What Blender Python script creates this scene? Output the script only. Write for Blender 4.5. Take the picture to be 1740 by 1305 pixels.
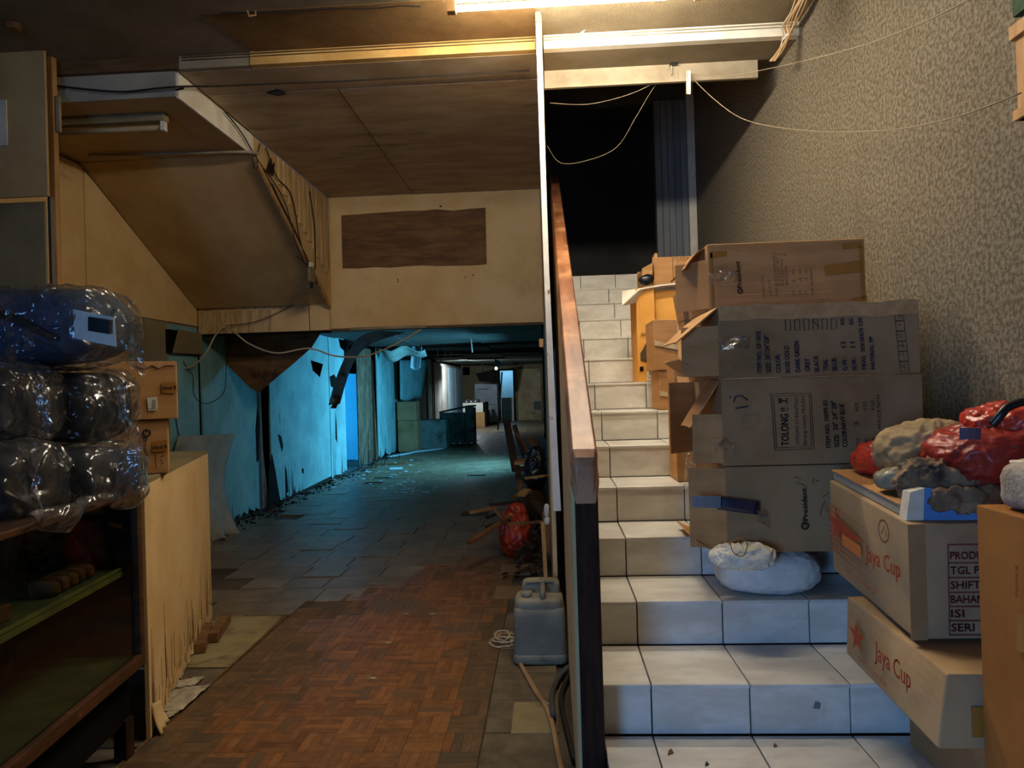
import bpy, bmesh, math, random
from mathutils import Vector, Matrix, Euler, noise as mnoise
for o in list(bpy.data.objects): bpy.data.objects.remove(o)
SC = bpy.context.scene
COL = SC.collection
V = Vector
# ------------------------------------------------------------------ camera
FPX, CX, CY = 1206.0, 870.0, 652.5
EYE = V((0, 0, 1.39))
YAW, PITCH, ROLL = math.atan(65/FPX), math.radians(0.21), math.radians(1.65)
_fh = V((-math.sin(YAW), math.cos(YAW), 0)); _r0 = V((math.cos(YAW), math.sin(YAW), 0)); _z = V((0, 0, 1))
FWD = math.cos(PITCH)*_fh + math.sin(PITCH)*_z
_u0 = -math.sin(PITCH)*_fh + math.cos(PITCH)*_z
RGT = math.cos(ROLL)*_r0 - math.sin(ROLL)*_u0
UPV = math.sin(ROLL)*_r0 + math.cos(ROLL)*_u0
cd = bpy.data.cameras.new('camera'); cam = bpy.data.objects.new('camera', cd); COL.objects.link(cam)
cd.sensor_width = 36; cd.lens = FPX/1740*36; cd.clip_start = 0.05; cd.clip_end = 100
m = Matrix.Identity(4)
for i in range(3): m[i][0], m[i][1], m[i][2], m[i][3] = RGT[i], UPV[i], -FWD[i], EYE[i]
cam.matrix_world = m
SC.camera = cam
def ray(px, py): return FWD*FPX + RGT*(px-CX) - UPV*(py-CY)
def PY(px, py, Y): d = ray(px, py); return EYE + d*(Y/d.y)
def PZ(px, py, Z): d = ray(px, py); return EYE + d*((Z-EYE.z)/d.z)
def PW(px, py, Y, X=1.425):
    p = PY(px, py, Y); return p if p.x < X else PX(px, py, X)
def PX(px, py, X): d = ray(px, py); return EYE + d*(X/d.x)
# ------------------------------------------------------------------ world, exposure, large lights
w = bpy.data.worlds.new('world'); SC.world = w; w.use_nodes = True
w.node_tree.nodes['Background'].inputs[0].default_value = (0.30, 0.45, 0.7, 1)
w.node_tree.nodes['Background'].inputs[1].default_value = 0.05
vs = SC.view_settings
vs.view_transform = 'Standard'; vs.look = 'None'; vs.gamma = 1; vs.use_curve_mapping = False
vs.exposure = 0.45
def area(name, loc, target, size, sizey, energy, color, spread=180):
    l = bpy.data.lights.new(name, 'AREA'); l.shape = 'RECTANGLE'; l.size = size; l.size_y = sizey
    l.energy = energy; l.color = color; l.spread = math.radians(spread)
    o = bpy.data.objects.new(name, l); COL.objects.link(o); o.location = loc
    o.rotation_euler = (V(target)-V(loc)).to_track_quat('-Z', 'Y').to_euler(); return o
# daylight through the open shop front behind the camera, and through the corridor's side openings
area('shopfront_daylight', (-2.3, -3.1, 1.15), (0.9, 2.4, 0.75), 1.2, 1.7, 33, (0.19, 0.46, 1.0), 110)
area('corridor_window_daylight', (-0.22, 12.6, 1.25), (-3.5, 12.5, .6), 1.5, 1.1, 125, (0.15, 0.60, 1.0), 132)
area('side_room_daylight', (-5.6, 12.2, 1.4), (-4.1, 14.2, .9), .8, 1.4, 62, (0.02, 0.42, 1.0))
TUBE_POWER = 255.0
# ------------------------------------------------------------------ mesh tools
class MB:
    def __init__(s): s.v = []; s.f = []
    def add(s, vs, fs):
        n = len(s.v); s.v += [tuple(p) for p in vs]; s.f += [tuple(i+n for i in f) for f in fs]; return s
    def box(s, a, b):
        x0, y0, z0 = a; x1, y1, z1 = b
        return s.add([(x0,y0,z0),(x1,y0,z0),(x1,y1,z0),(x0,y1,z0),(x0,y0,z1),(x1,y0,z1),(x1,y1,z1),(x0,y1,z1)],
                     [(3,2,1,0),(4,5,6,7),(0,1,5,4),(1,2,6,5),(2,3,7,6),(3,0,4,7)])
    def slab(s, o, u, v, n, ch=.002):
        # plate with chamfered front: o corner of back, u, v edges, n thickness vector
        o, u, v, n = V(o), V(u), V(v), V(n); th = n.length; nn = n.normalized(); du = u.normalized()*ch; dv = v.normalized()*ch
        mid = nn*max(th-ch, th*.3)
        b = [o, o+u, o+u+v, o+v]; c = [p+mid for p in b]
        t = [o+du+dv+n, o+u-du+dv+n, o+u+v-du-dv+n, o+v+du-dv+n]
        f = [(8,9,10,11)] + [(i,(i+1)%4,4+(i+1)%4,4+i) for i in range(4)] + [(4+i,4+(i+1)%4,8+(i+1)%4,8+i) for i in range(4)] + [(3,2,1,0)]
        return s.add(b+c+t, f)
    def beam(s, a, b, wd, ht, up=(0,0,1), taper=1.0):
        a, b = V(a), V(b); d = (b-a).normalized(); up = V(up)
        if abs(d.dot(up)) > .98: up = V((0,1,0))
        x = d.cross(up).normalized()*wd/2; y = x.cross(d).normalized()*ht/2
        return s.add([a-x-y,a+x-y,a+x+y,a-x+y,b-(x+y)*taper,b+(x-y)*taper,b+(x+y)*taper,b-(x-y)*taper],
                     [(3,2,1,0),(4,5,6,7),(0,1,5,4),(1,2,6,5),(2,3,7,6),(3,0,4,7)])
    def tube(s, pts, r, n=6):
        pts = [V(p) for p in pts]; vs = []; fs = []; prev = None
        for i, p in enumerate(pts):
            d = (pts[min(i+1,len(pts)-1)]-pts[max(i-1,0)])
            if d.length < 1e-9: d = V((0,0,1))
            d.normalize()
            if prev is None:
                up = V((0,0,1)) if abs(d.z) < .9 else V((1,0,0)); x = d.cross(up).normalized()
            else: x = (prev - d*prev.dot(d)); x = x.normalized() if x.length > 1e-6 else d.orthogonal().normalized()
            prev = x; y = d.cross(x); rr = r[i] if isinstance(r, (list, tuple)) else r
            for k in range(n):
                a = 2*math.pi*k/n; vs.append(p + x*math.cos(a)*rr + y*math.sin(a)*rr)
        for i in range(len(pts)-1):
            for k in range(n): fs.append((i*n+k, i*n+(k+1)%n, (i+1)*n+(k+1)%n, (i+1)*n+k))
        fs.append(tuple(range(n-1,-1,-1))); fs.append(tuple((len(pts)-1)*n+k for k in range(n)))
        return s.add(vs, fs)
    def prism(s, poly, ext):
        n = len(poly); ext = V(ext); vs = [V(p) for p in poly]; vs += [p+ext for p in vs]
        return s.add(vs, [tuple(range(n-1,-1,-1)), tuple(range(n,2*n))] + [(i,(i+1)%n,n+(i+1)%n,n+i) for i in range(n)])
    def grid(s, fn, nu, nv, closeu=False):
        vs = [fn(i/(nu if closeu else nu-1), j/(nv-1)) for j in range(nv) for i in range(nu)]
        fs = []
        for j in range(nv-1):
            for i in range(nu if closeu else nu-1):
                i2 = (i+1) % nu; fs.append((j*nu+i, j*nu+i2, (j+1)*nu+i2, (j+1)*nu+i))
        return s.add(vs, fs)
    def sheet(s, fn, nu, nv, th):
        # thin curved sheet with thickness along local normal
        P = [[V(fn(i/(nu-1), j/(nv-1))) for i in range(nu)] for j in range(nv)]
        N = []
        for j in range(nv):
            for i in range(nu):
                a = P[j][min(i+1,nu-1)]-P[j][max(i-1,0)]; b = P[min(j+1,nv-1)][i]-P[max(j-1,0)][i]
                c = a.cross(b); N.append(c.normalized() if c.length > 1e-12 else V((0,0,1)))
        top = [P[j][i] for j in range(nv) for i in range(nu)]; bot = [top[k]-N[k]*th for k in range(len(top))]
        n = nu*nv; fs = []
        for j in range(nv-1):
            for i in range(nu-1):
                q = (j*nu+i, j*nu+i+1, (j+1)*nu+i+1, (j+1)*nu+i); fs.append(q); fs.append(tuple(n+k for k in reversed(q)))
        ed = [j*nu for j in range(nv)]; 
        for j in range(nv-1):
            for i, fl in ((0,1),(nu-1,0)):
                a, b = j*nu+i, (j+1)*nu+i; fs.append((a,b,n+b,n+a) if fl else (b,a,n+a,n+b))
        for i in range(nu-1):
            for j, fl in ((0,0),(nv-1,1)):
                a, b = j*nu+i, j*nu+i+1; fs.append((a,b,n+b,n+a) if fl else (b,a,n+a,n+b))
        return s.add(top+bot, fs)
    def mesh(s, name):
        me = bpy.data.meshes.new(name); me.from_pydata(s.v, [], s.f); me.validate(); me.update(); return me
def fix(me):
    bm = bmesh.new(); bm.from_mesh(me); bmesh.ops.recalc_face_normals(bm, faces=bm.faces[:]); bm.to_mesh(me); bm.free()
def wloc(o):
    p = V((0,0,0))
    while o: p += o.location; o = o.parent
    return p
def tag(o, label=None, cat=None, group=None, kind=None):
    if label: o['label'] = label
    if cat: o['category'] = cat
    if group: o['group'] = group
    if kind: o['kind'] = kind
    return o
def put(name, mb, mat, parent=None, label=None, cat=None, group=None, kind=None, smooth=False, local=False, bevel=0, recalc=True):
    me = mb if isinstance(mb, bpy.types.Mesh) else mb.mesh(name)
    if recalc and not isinstance(mb, bpy.types.Mesh): fix(me)
    if smooth:
        for p in me.polygons: p.use_smooth = True
    if mat is not None and not me.materials: me.materials.append(mat)
    o = bpy.data.objects.new(name, me); COL.objects.link(o)
    if parent:
        o.parent = parent
        if not local: o.location = -wloc(parent)
    if bevel:
        b = o.modifiers.new('bevel', 'BEVEL'); b.width = bevel; b.segments = 2; b.limit_method = 'ANGLE'
    return tag(o, label, cat, group, kind)
def thing(name, loc, label, cat, group=None, rz=0, kind=None):
    o = bpy.data.objects.new(name, None); COL.objects.link(o); o.location = loc; o.rotation_euler = (0,0,rz); o.empty_display_size = .1
    return tag(o, label, cat, group, kind)
def copyof(src, parent=None, loc=None, rot=None, name=None):
    c = src.copy(); COL.objects.link(c); c.parent = parent
    if loc is not None: c.location = loc
    if rot is not None: c.rotation_euler = rot
    return c
def nz(p, s=1.0, seed=0): return mnoise.noise(V(p)*s + V((seed*7.31, seed*3.17, seed*11.7)))
def ridge(p, s, seed):
    v = 0; a = 1
    for k in range(3):
        v += a*(1-2*abs(nz(p, s, seed+k))) ; s *= 2.1; a *= .5
    return v/1.75
def blob(c, r, pw=3.0, amp=.0, sc=6, seed=0, nu=40, nv=24, rdg=0, rsc=7, flat=None):
    """rounded-box / sack shape centred at c with half sizes r"""
    c = V(c); mb = MB()
    def sg(t, e): return math.copysign(abs(t)**e, t)
    def fn(u, v):
        a = 2*math.pi*u; b = math.pi*(v-.5)*.998; e = 2.0/pw
        d = V((sg(math.cos(b),e)*sg(math.cos(a),e), sg(math.cos(b),e)*sg(math.sin(a),e), sg(math.sin(b),e)))
        p = V((d.x*r[0], d.y*r[1], d.z*r[2]))
        n = V((math.cos(b)*math.cos(a), math.cos(b)*math.sin(a), math.sin(b)))
        k = amp*nz(c+p, sc, seed) + rdg*ridge(c+p, rsc, seed)
        q = c+p+n*k
        if flat is not None and q.z < flat: q.z = flat + (q.z-flat)*.05
        return q
    mb.grid(fn, nu, nv, True); return mb
def arc(a, b, sag, n=14, wob=0, seed=0):
    a, b = V(a), V(b); rnd = random.Random(seed); out = []
    for i in range(n+1):
        t = i/n; p = a.lerp(b, t); p.z -= sag*4*t*(1-t)
        if wob and 0 < i < n: p += V((rnd.uniform(-wob,wob), rnd.uniform(-wob,wob), rnd.uniform(-wob,wob)))
        out.append(p)
    return out
def spl(pts, n=6):
    pts = [V(p) for p in pts]; out = []
    for i in range(len(pts)-1):
        p0, p1, p2, p3 = pts[max(i-1,0)], pts[i], pts[i+1], pts[min(i+2,len(pts)-1)]
        for k in range(n):
            t = k/n; out.append(.5*((2*p1)+(p2-p0)*t+(2*p0-5*p1+4*p2-p3)*t*t+(3*p1-p0-3*p2+p3)*t*t*t))
    return out+[pts[-1]]
def ragged(o, u, v, ext, seed, ncut=14, depth=.25, jit=.03, wmax=.02, top=False, lo=0.0, hi=1.0):
    """board: corner o, along u (bottom), up v, thickness ext; bottom edge rotten with thin splits"""
    rnd = random.Random(seed); o, u, v = V(o), V(u), V(v); L = u.length; Hh = v.length; du = u/L; dv = v/Hh
    xs = sorted(rnd.uniform(max(.01,lo), min(.99,hi))*L for _ in range(ncut)); bot = [(0, rnd.uniform(0,jit))]; last = 0
    for x in xs:
        wd = rnd.uniform(.25,1)*wmax
        if x-last < wd*1.6 or x+wd > L*.995: continue
        bot += [(x-wd, rnd.uniform(0,jit)), (x-wd*.15+rnd.uniform(-.3,.3)*wd, rnd.uniform(.15,1)**2*depth+jit), (x+wd*.5, rnd.uniform(0,jit))]; last = x+wd
    bot.append((L, rnd.uniform(0,jit)))
    poly = [o+du*a+dv*b for a, b in bot] + [o+u+v, o+v]
    return MB().prism(poly, ext)
# ------------------------------------------------------------------ materials
def lin(h):
    h = h.lstrip('#'); out = []
    for i in (0,2,4):
        c = int(h[i:i+2],16)/255; out.append(c/12.92 if c <= .04045 else ((c+.055)/1.055)**2.4)
    return (*out, 1)
def M(name, c1, c2=None, scale=6, rough=.75, spec=.3, bump=0, bscale=60, metal=0, rnd=0, stain=None, sscale=2.0, slo=.55, shi=.7, stretch=(1,1,1), detail=6, lo=.35, hi=.65, sstretch=(1,1,1), samt=1.0):
    mt = bpy.data.materials.new(name); mt.use_nodes = True; nt = mt.node_tree; N = nt.nodes; L = nt.links
    bs = N['Principled BSDF']; bs.inputs['Roughness'].default_value = rough; bs.inputs['Metallic'].default_value = metal
    bs.inputs['Specular IOR Level'].default_value = spec
    geo = N.new('ShaderNodeNewGeometry')
    def noisefac(sc, st, lo, hi, det):
        mp = N.new('ShaderNodeMapping'); mp.inputs['Scale'].default_value = st; L.new(geo.outputs['Position'], mp.inputs['Vector'])
        if rnd:
            oi = N.new('ShaderNodeObjectInfo'); mu = N.new('ShaderNodeMath'); mu.operation = 'MULTIPLY'; mu.inputs[1].default_value = 37
            L.new(oi.outputs['Random'], mu.inputs[0]); L.new(mu.outputs[0], mp.inputs['Location'])
        t = N.new('ShaderNodeTexNoise'); t.inputs['Scale'].default_value = sc; t.inputs['Detail'].default_value = det; t.inputs['Roughness'].default_value = .62
        L.new(mp.outputs[0], t.inputs['Vector'])
        r = N.new('ShaderNodeMapRange'); r.interpolation_type = 'SMOOTHSTEP'; r.inputs['From Min'].default_value = lo; r.inputs['From Max'].default_value = hi
        L.new(t.outputs[0], r.inputs['Value']); return r.outputs[0]
    def mix(f, a, b):
        mx = N.new('ShaderNodeMix'); mx.data_type = 'RGBA'
        for s_, v_ in ((mx.inputs[6], a), (mx.inputs[7], b)):
            if isinstance(v_, tuple): s_.default_value = v_
            else: L.new(v_, s_)
        L.new(f, mx.inputs[0]); return mx.outputs[2]
    col = lin(c1)
    if c2: col = mix(noisefac(scale, stretch, lo, hi, detail), lin(c1), lin(c2))
    if rnd:
        oi = N.new('ShaderNodeObjectInfo'); g2 = N.new('ShaderNodeMath'); g2.operation = 'ADD'; L.new(oi.outputs['Random'], g2.inputs[0]); L.new(geo.outputs['Random Per Island'], g2.inputs[1])
        fr = N.new('ShaderNodeMath'); fr.operation = 'FRACT'; L.new(g2.outputs[0], fr.inputs[0])
        mr = N.new('ShaderNodeMapRange'); mr.inputs['To Min'].default_value = 1-rnd; mr.inputs['To Max'].default_value = 1+rnd; L.new(fr.outputs[0], mr.inputs['Value'])
        hs = N.new('ShaderNodeHueSaturation'); L.new(mr.outputs[0], hs.inputs['Value'])
        if isinstance(col, tuple): hs.inputs['Color'].default_value = col
        else: L.new(col, hs.inputs['Color'])
        col = hs.outputs[0]
    if stain:
        f = noisefac(sscale, sstretch, slo, shi, 7)
        if samt < 1:
            mu = N.new('ShaderNodeMath'); mu.operation = 'MULTIPLY'; mu.inputs[1].default_value = samt; L.new(f, mu.inputs[0]); f = mu.outputs[0]
        col = mix(f, col, lin(stain))
    if isinstance(col, tuple): bs.inputs['Base Color'].default_value = col
    else: L.new(col, bs.inputs['Base Color'])
    if bump:
        mp = N.new('ShaderNodeMapping'); mp.inputs['Scale'].default_value = stretch; L.new(geo.outputs['Position'], mp.inputs['Vector'])
        t = N.new('ShaderNodeTexNoise'); t.inputs['Scale'].default_value = bscale; t.inputs['Detail'].default_value = 4; L.new(mp.outputs[0], t.inputs['Vector'])
        b = N.new('ShaderNodeBump'); b.inputs['Strength'].default_value = bump; b.inputs['Distance'].default_value = .01
        L.new(t.outputs[0], b.inputs['Height']); L.new(b.outputs[0], bs.inputs['Normal'])
    return mt
def emis(name, col, st):
    mt = bpy.data.materials.new(name); mt.use_nodes = True; b = mt.node_tree.nodes['Principled BSDF']
    b.inputs['Base Color'].default_value = (.8,.8,.8,1); b.inputs['Emission Color'].default_value = (*col,1); b.inputs['Emission Strength'].default_value = st; return mt
def plastic(name, haze=.012, gl=.8, tint=(1,1,1), rough=.16, bs=8):
    mt = bpy.data.materials.new(name); mt.use_nodes = True; nt = mt.node_tree; N = nt.nodes; L = nt.links
    N.remove(N['Principled BSDF']); out = N['Material Output']
    tr = N.new('ShaderNodeBsdfTransparent'); tr.inputs[0].default_value = (*[t*.93 for t in tint],1)
    g = N.new('ShaderNodeBsdfGlossy'); g.inputs['Roughness'].default_value = rough; g.inputs[0].default_value = (.95,.95,.95,1)
    d = N.new('ShaderNodeBsdfDiffuse'); d.inputs[0].default_value = (.85,.85,.83,1)
    fr = N.new('ShaderNodeLayerWeight'); fr.inputs[0].default_value = .5
    pw = N.new('ShaderNodeMath'); pw.operation = 'POWER'; pw.inputs[1].default_value = 2.2; L.new(fr.outputs['Facing'], pw.inputs[0])
    ma = N.new('ShaderNodeMath'); ma.operation = 'MULTIPLY_ADD'; ma.inputs[1].default_value = gl; ma.inputs[2].default_value = .05; ma.use_clamp = True; L.new(pw.outputs[0], ma.inputs[0])
    geo = N.new('ShaderNodeNewGeometry'); t = N.new('ShaderNodeTexNoise'); t.inputs['Scale'].default_value = bs; t.inputs['Detail'].default_value = 1.5; t.inputs['Distortion'].default_value = 1.0
    L.new(geo.outputs['Position'], t.inputs['Vector']); b = N.new('ShaderNodeBump'); b.inputs['Strength'].default_value = 1.0; b.inputs['Distance'].default_value = .09
    L.new(t.outputs[0], b.inputs['Height'])
    for x in (g, fr): L.new(b.outputs[0], x.inputs['Normal'])
    m1 = N.new('ShaderNodeMixShader'); m2 = N.new('ShaderNodeMixShader'); m2.inputs[0].default_value = haze
    L.new(ma.outputs[0], m1.inputs[0]); L.new(tr.outputs[0], m1.inputs[1]); L.new(g.outputs[0], m1.inputs[2])
    L.new(m1.outputs[0], m2.inputs[1]); L.new(d.outputs[0], m2.inputs[2]); L.new(m2.outputs[0], out.inputs[0]); return mt
def glassy(name):
    mt = bpy.data.materials.new(name); mt.use_nodes = True; nt = mt.node_tree; N = nt.nodes; L = nt.links
    N.remove(N['Principled BSDF']); out = N['Material Output']
    tr = N.new('ShaderNodeBsdfTransparent'); tr.inputs[0].default_value = (.72,.76,.7,1)
    g = N.new('ShaderNodeBsdfGlossy'); g.inputs['Roughness'].default_value = .03
    fr0 = N.new('ShaderNodeLayerWeight'); fr0.inputs[0].default_value = .5
    pw = N.new('ShaderNodeMath'); pw.operation = 'POWER'; pw.inputs[1].default_value = 4; L.new(fr0.outputs['Facing'], pw.inputs[0])
    fr = N.new('ShaderNodeMath'); fr.operation = 'MULTIPLY_ADD'; fr.inputs[1].default_value = .5; fr.inputs[2].default_value = .03; L.new(pw.outputs[0], fr.inputs[0])
    m1 = N.new('ShaderNodeMixShader'); L.new(fr.outputs[0], m1.inputs[0]); L.new(tr.outputs[0], m1.inputs[1]); L.new(g.outputs[0], m1.inputs[2]); L.new(m1.outputs[0], out.inputs[0]); return mt
# ---- text
_tc = {}
def textmesh(s):
    if s in _tc: return _tc[s]
    cu = bpy.data.curves.new('t', 'FONT'); cu.body = s; cu.resolution_u = 2; cu.fill_mode = 'FRONT' if hasattr(cu,'fill_mode') else cu.fill_mode
    ob = bpy.data.objects.new('t', cu); me = bpy.data.meshes.new_from_object(ob)
    vs = [v.co.copy() for v in me.vertices]; fs = [tuple(p.vertices) for p in me.polygons]
    bpy.data.objects.remove(ob); bpy.data.curves.remove(cu); bpy.data.meshes.remove(me)
    _tc[s] = (vs, fs); return _tc[s]
def lettering(mb, s, A, B, h, nrm, lift=.0025, bold=False):
    """lay s along A->B with cap height h, readable from the side nrm points to"""
    A, B, nrm = V(A), V(B), V(nrm).normalized(); vs, fs = textmesh(s)
    if not vs: return
    xm = min(v.x for v in vs); xM = max(v.x for v in vs); x = (B-A); y = nrm.cross(x).normalized()*h/.70; L = xM-xm
    bo = .0009/max(x.length,1e-6)
    for dx in ((0,.0) if not bold else (-bo,bo)):
        mb.add([A + x*((v.x-xm)/L+dx) + y*v.y + nrm*lift for v in vs], fs)
        if not bold: break
def stroke(mb, pts, wd, nrm, lift=.0025):
    """flat ink line through points on a plane"""
    nrm = V(nrm).normalized(); pts = [V(p) for p in pts]; vs = []
    for i, p in enumerate(pts):
        d = (pts[min(i+1,len(pts)-1)]-pts[max(i-1,0)]).normalized(); sd = nrm.cross(d).normalized()*wd/2
        vs += [p+sd+nrm*lift, p-sd+nrm*lift]
    mb.add(vs, [(2*i,2*i+1,2*i+3,2*i+2) for i in range(len(pts)-1)])
# ------------------------------------------------------------------ palette
m_slab = M('concrete_floor', '#5d5347', '#3f382f', 3, .85, bump=.3, bscale=40, stain='#2b251e', sscale=1.3)
m_tread = M('stair_tile', '#dcdad2', '#c6c3ba', 5, .32, .5, rnd=.035, stain='#9c9484', sscale=7, slo=.6, shi=.78, stretch=(1,2.2,2.2), samt=.6)
m_grout = M('dirty_grout', '#4a4034', '#2c261f', 14, .9)
m_felt = M('felt_wall', '#847b6a', '#5e5748', 60, .95, .1, bump=.5, bscale=160, lo=.38, hi=.62, stain='#4f4838', sscale=1.1, slo=.5, shi=.8, samt=.6, sstretch=(1,1,.45))
m_stip = M('stippled_ceiling', '#85775f', '#766951', 3, .9, .2, bump=.75, bscale=150, stain='#6d5638', sscale=.9, slo=.52, shi=.75, samt=.55)
m_patch = M('stippled_patch', '#7d5f39', '#6a4f2c', 4, .9, .2, bump=.7, bscale=150)
m_brown = M('stained_ceiling_board', '#c9b28c', '#b49871', 2.2, .8, .2, stain='#3a2918', sscale=1.5, slo=.56, shi=.74, stretch=(1,3,1), sstretch=(.7,3.5,1), samt=.85)
m_brown2 = M('brown_beam_soffit', '#bba686', '#a68d69', 3, .85)
m_tan = M('tan_board', '#dcbc86', '#cfab72', 2.5, .7, .25, stain='#8a6a3e', sscale=2.3, slo=.6, shi=.8, samt=.5)
m_tan2 = M('tan_slope_board', '#c2a473', '#b09060', 1.8, .8, .2, stain='#6f5230', sscale=1.2, slo=.58, shi=.8, samt=.6)
m_tan3 = M('streaky_board', '#cdb083', '#a98a5c', 9, .8, .2, stretch=(6,6,.5), stain='#7b6240', sscale=4, sstretch=(6,6,.6), slo=.55, shi=.75, samt=.6)
m_olive = M('olive_grey_board', '#8b7d5c', '#776a4d', 2, .85)
m_teal = M('teal_paint', '#86b3b0', '#6f9c9c', 2.5, .75, .25, stain='#45564e', sscale=3, slo=.56, shi=.76, sstretch=(3,3,.7), samt=.75)
m_tealdark = M('dirty_teal_board', '#6c857d', '#4f635c', 3, .8, stain='#2b2c25', sscale=3, slo=.5, shi=.7, sstretch=(3,3,.6), samt=.8)
m_bluepale = M('pale_blue_panel', '#b8d4dc', '#a6c6d2', 2, .7)
m_cpanel = M('greenish_ceiling_sheet', '#43463f', '#353832', 2, .8, stain='#3a382c', sscale=1.7, slo=.55, shi=.72)
m_greyboard = M('grey_white_board', '#a7a293', '#8f8b7e', 2.5, .85, stain='#565040', sscale=2.5, slo=.58, shi=.8, samt=.7)
m_ply = M('brown_plywood', '#7e5c39', '#5f4329', 5, .75, .2, stretch=(.6,3,3), stain='#2d1d10', sscale=3, slo=.58, shi=.8)
m_darkwood = M('dark_wood', '#3b2518', '#24150d', 8, .7, .15, stretch=(4,4,.6), bump=.15, bscale=80)
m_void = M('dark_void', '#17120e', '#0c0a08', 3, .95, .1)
m_vdark = M('charcoal_paint', '#565653', '#474744', 2, .85, .2)
m_greypaint = M('blue_grey_paint', '#7f8488', '#6d7276', 2, .7, stretch=(6,6,.4))
m_whitetrim = M('white_trim', '#e2dccb', '#cfc7b2', 6, .6, stain='#a08b62', sscale=5, slo=.62, shi=.8, samt=.6)
m_paletrim = M('pale_trim', '#9c8f77', '#887b63', 6, .7)
m_tantrim = M('tan_trim', '#d2a865', '#bb9150', 6, .6)
m_woodtrim = M('brown_trim', '#6f5433', '#543d24', 8, .7, stretch=(.5,4,4))
m_newwood = M('raw_wood', '#b98f5c', '#a07847', 6, .7, stretch=(4,4,.5))
m_edge = M('chipped_white_edge', '#e8e2d4', '#d9d2c2', 9, .7, stain='#8a6a48', sscale=11, slo=.6, shi=.66, sstretch=(1,1,.5))
m_rail = M('worn_handrail', '#8f5c3a', '#6b3f26', 6, .45, .45, stretch=(3,.5,.5), stain='#c58e63', sscale=3.2, slo=.45, shi=.7, samt=.8)
m_wire = M('beige_wire', '#b7a98c', None, rough=.5)
m_wiredk = M('dark_wire', '#2a2119', None, rough=.6)
m_white = M('white_plastic', '#dcd8cc', '#cfcabc', 5, .5)
m_black = M('black_plastic', '#15151a', '#0e0e12', 5, .35, .5)
m_ink = M('black_ink', '#2b241f', None, rough=.8)
m_inkblue = M('blue_black_ink', '#26283c', None, rough=.8)
m_inkbrown = M('faded_brown_ink', '#6a4a33', None, rough=.8)
m_inkred = M('red_ink', '#a5452c', None, rough=.8)
m_inkmaroon = M('maroon_ink', '#6d2f33', None, rough=.8)
m_inkor = M('orange_ink', '#c97a3e', None, rough=.8)
def floormat(name, c1, c2, rnd, dirty):
    mt = M(name, c1, c2, 16, .42, .4, rnd=rnd, stretch=(1,1,1), stain='#5a4a38', sscale=2.2, slo=.50, shi=.68, samt=dirty)
    return mt
m_strip = floormat('parquet_strip', '#85582f', '#684121', .26, .85)
m_vinyl = M('dirty_vinyl_tile', '#7d694e', '#62523d', 7, .42, .5, rnd=.10, stain='#8d8474', sscale=1.5, slo=.5, shi=.72, samt=.6)
m_vinyl2 = M('grimy_vinyl_tile', '#6d5f4b', '#54493a', 7, .75, .3, rnd=.10, stain='#3b3226', sscale=2.5, slo=.5, shi=.72, samt=.8)
m_paleboard = M('pale_floor_board', '#92845f', '#7d7050', 5, .8, stain='#5b5039', sscale=4)
# ------------------------------------------------------------------ room shell
XL, XR, YB, YW = -3.5, 1.45, -3.2, 6.9           # left wall, right wall, shop front, wall line over the corridor mouth
def cwx(Y): return -.012 - .0098*(Y-3.8)           # corridor's right partition leans slightly inward
floor = put('floor', MB().box((-6.6,YB-.1,-.2), (XR+.1,29.4,-.012)), m_slab, kind='structure')
rnd = random.Random(3)
# --- parquet strips near the camera
B = .15; strips = []
bx0, bx1 = -1.66, -.31; nb = int(round((bx1-bx0)/B))
def slabmesh(name, a, b, th, mat, ch=.0012):
    me = MB().slab((-a/2,-b/2,0), (a,0,0), (0,b,0), (0,0,th), ch).mesh(name); fix(me); me.materials.append(mat); return me
m_stripd = M('grimy_parquet_strip', '#6d5236', '#57412a', 16, .6, .3, rnd=.2, stain='#4c4030', sscale=2.2, slo=.48, shi=.66, samt=.9)
def grimy(x, y): return max((-1.12-x)/.45, (x+.52)/.2, 0) + .9*nz((x,y,0), 3.1, 2) > .42
st_md = slabmesh('parquet_strip', B-.001, B/4-.0008, .012, m_stripd, .0004)
st_me = slabmesh('parquet_strip', B-.001, B/4-.0008, .012, m_strip, .0004)
j = 0; y = 1.35
while y < 5.85:
    for i in range(nb):
        xc = bx0+B*(i+.5)
        if y > 4.35 and xc < -1.66+(y-4.35)*.62: continue
        for k in range(4):
            o_ = (k+.5)*B/4 - B/2
            if (i+j) % 2 == 0: strips.append((xc, y+B/2+o_, 0))
            else: strips.append((xc+o_, y+B/2, math.pi/2))
    y += B; j += 1
near = sorted([s for s in strips if 2.5 < s[1]], key=lambda s: s[1])[:300]; nset = set(near)
for (x, y, r) in near:
    o = bpy.data.objects.new('parquet_strip', st_md if grimy(x, y) else st_me); COL.objects.link(o); o.parent = floor
    o.location = (x, y, -.012+rnd.uniform(0,.0012)); o.rotation_euler = (rnd.uniform(-.004,.004), rnd.uniform(-.004,.004), r)
mb = MB(); gr_ = []
for s in strips:
    if s in nset: continue
    x, y, r = s; gr_.append(grimy(x, y)); a, b = (B-.001, B/4-.0008)
    if r: a, b = b, a
    mb.slab((x-a/2, y-b/2, -.012+rnd.uniform(0,.001)), (a,0,0), (0,b,0), (0,0,.012), .001)
so_ = put('parquet_strip', mb, m_strip, floor, kind='stuff', recalc=False); so_.data.materials.append(m_stripd)
for i_, p_ in enumerate(so_.data.polygons): p_.material_index = 1 if gr_[min(i_//10, len(gr_)-1)] else 0
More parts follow.
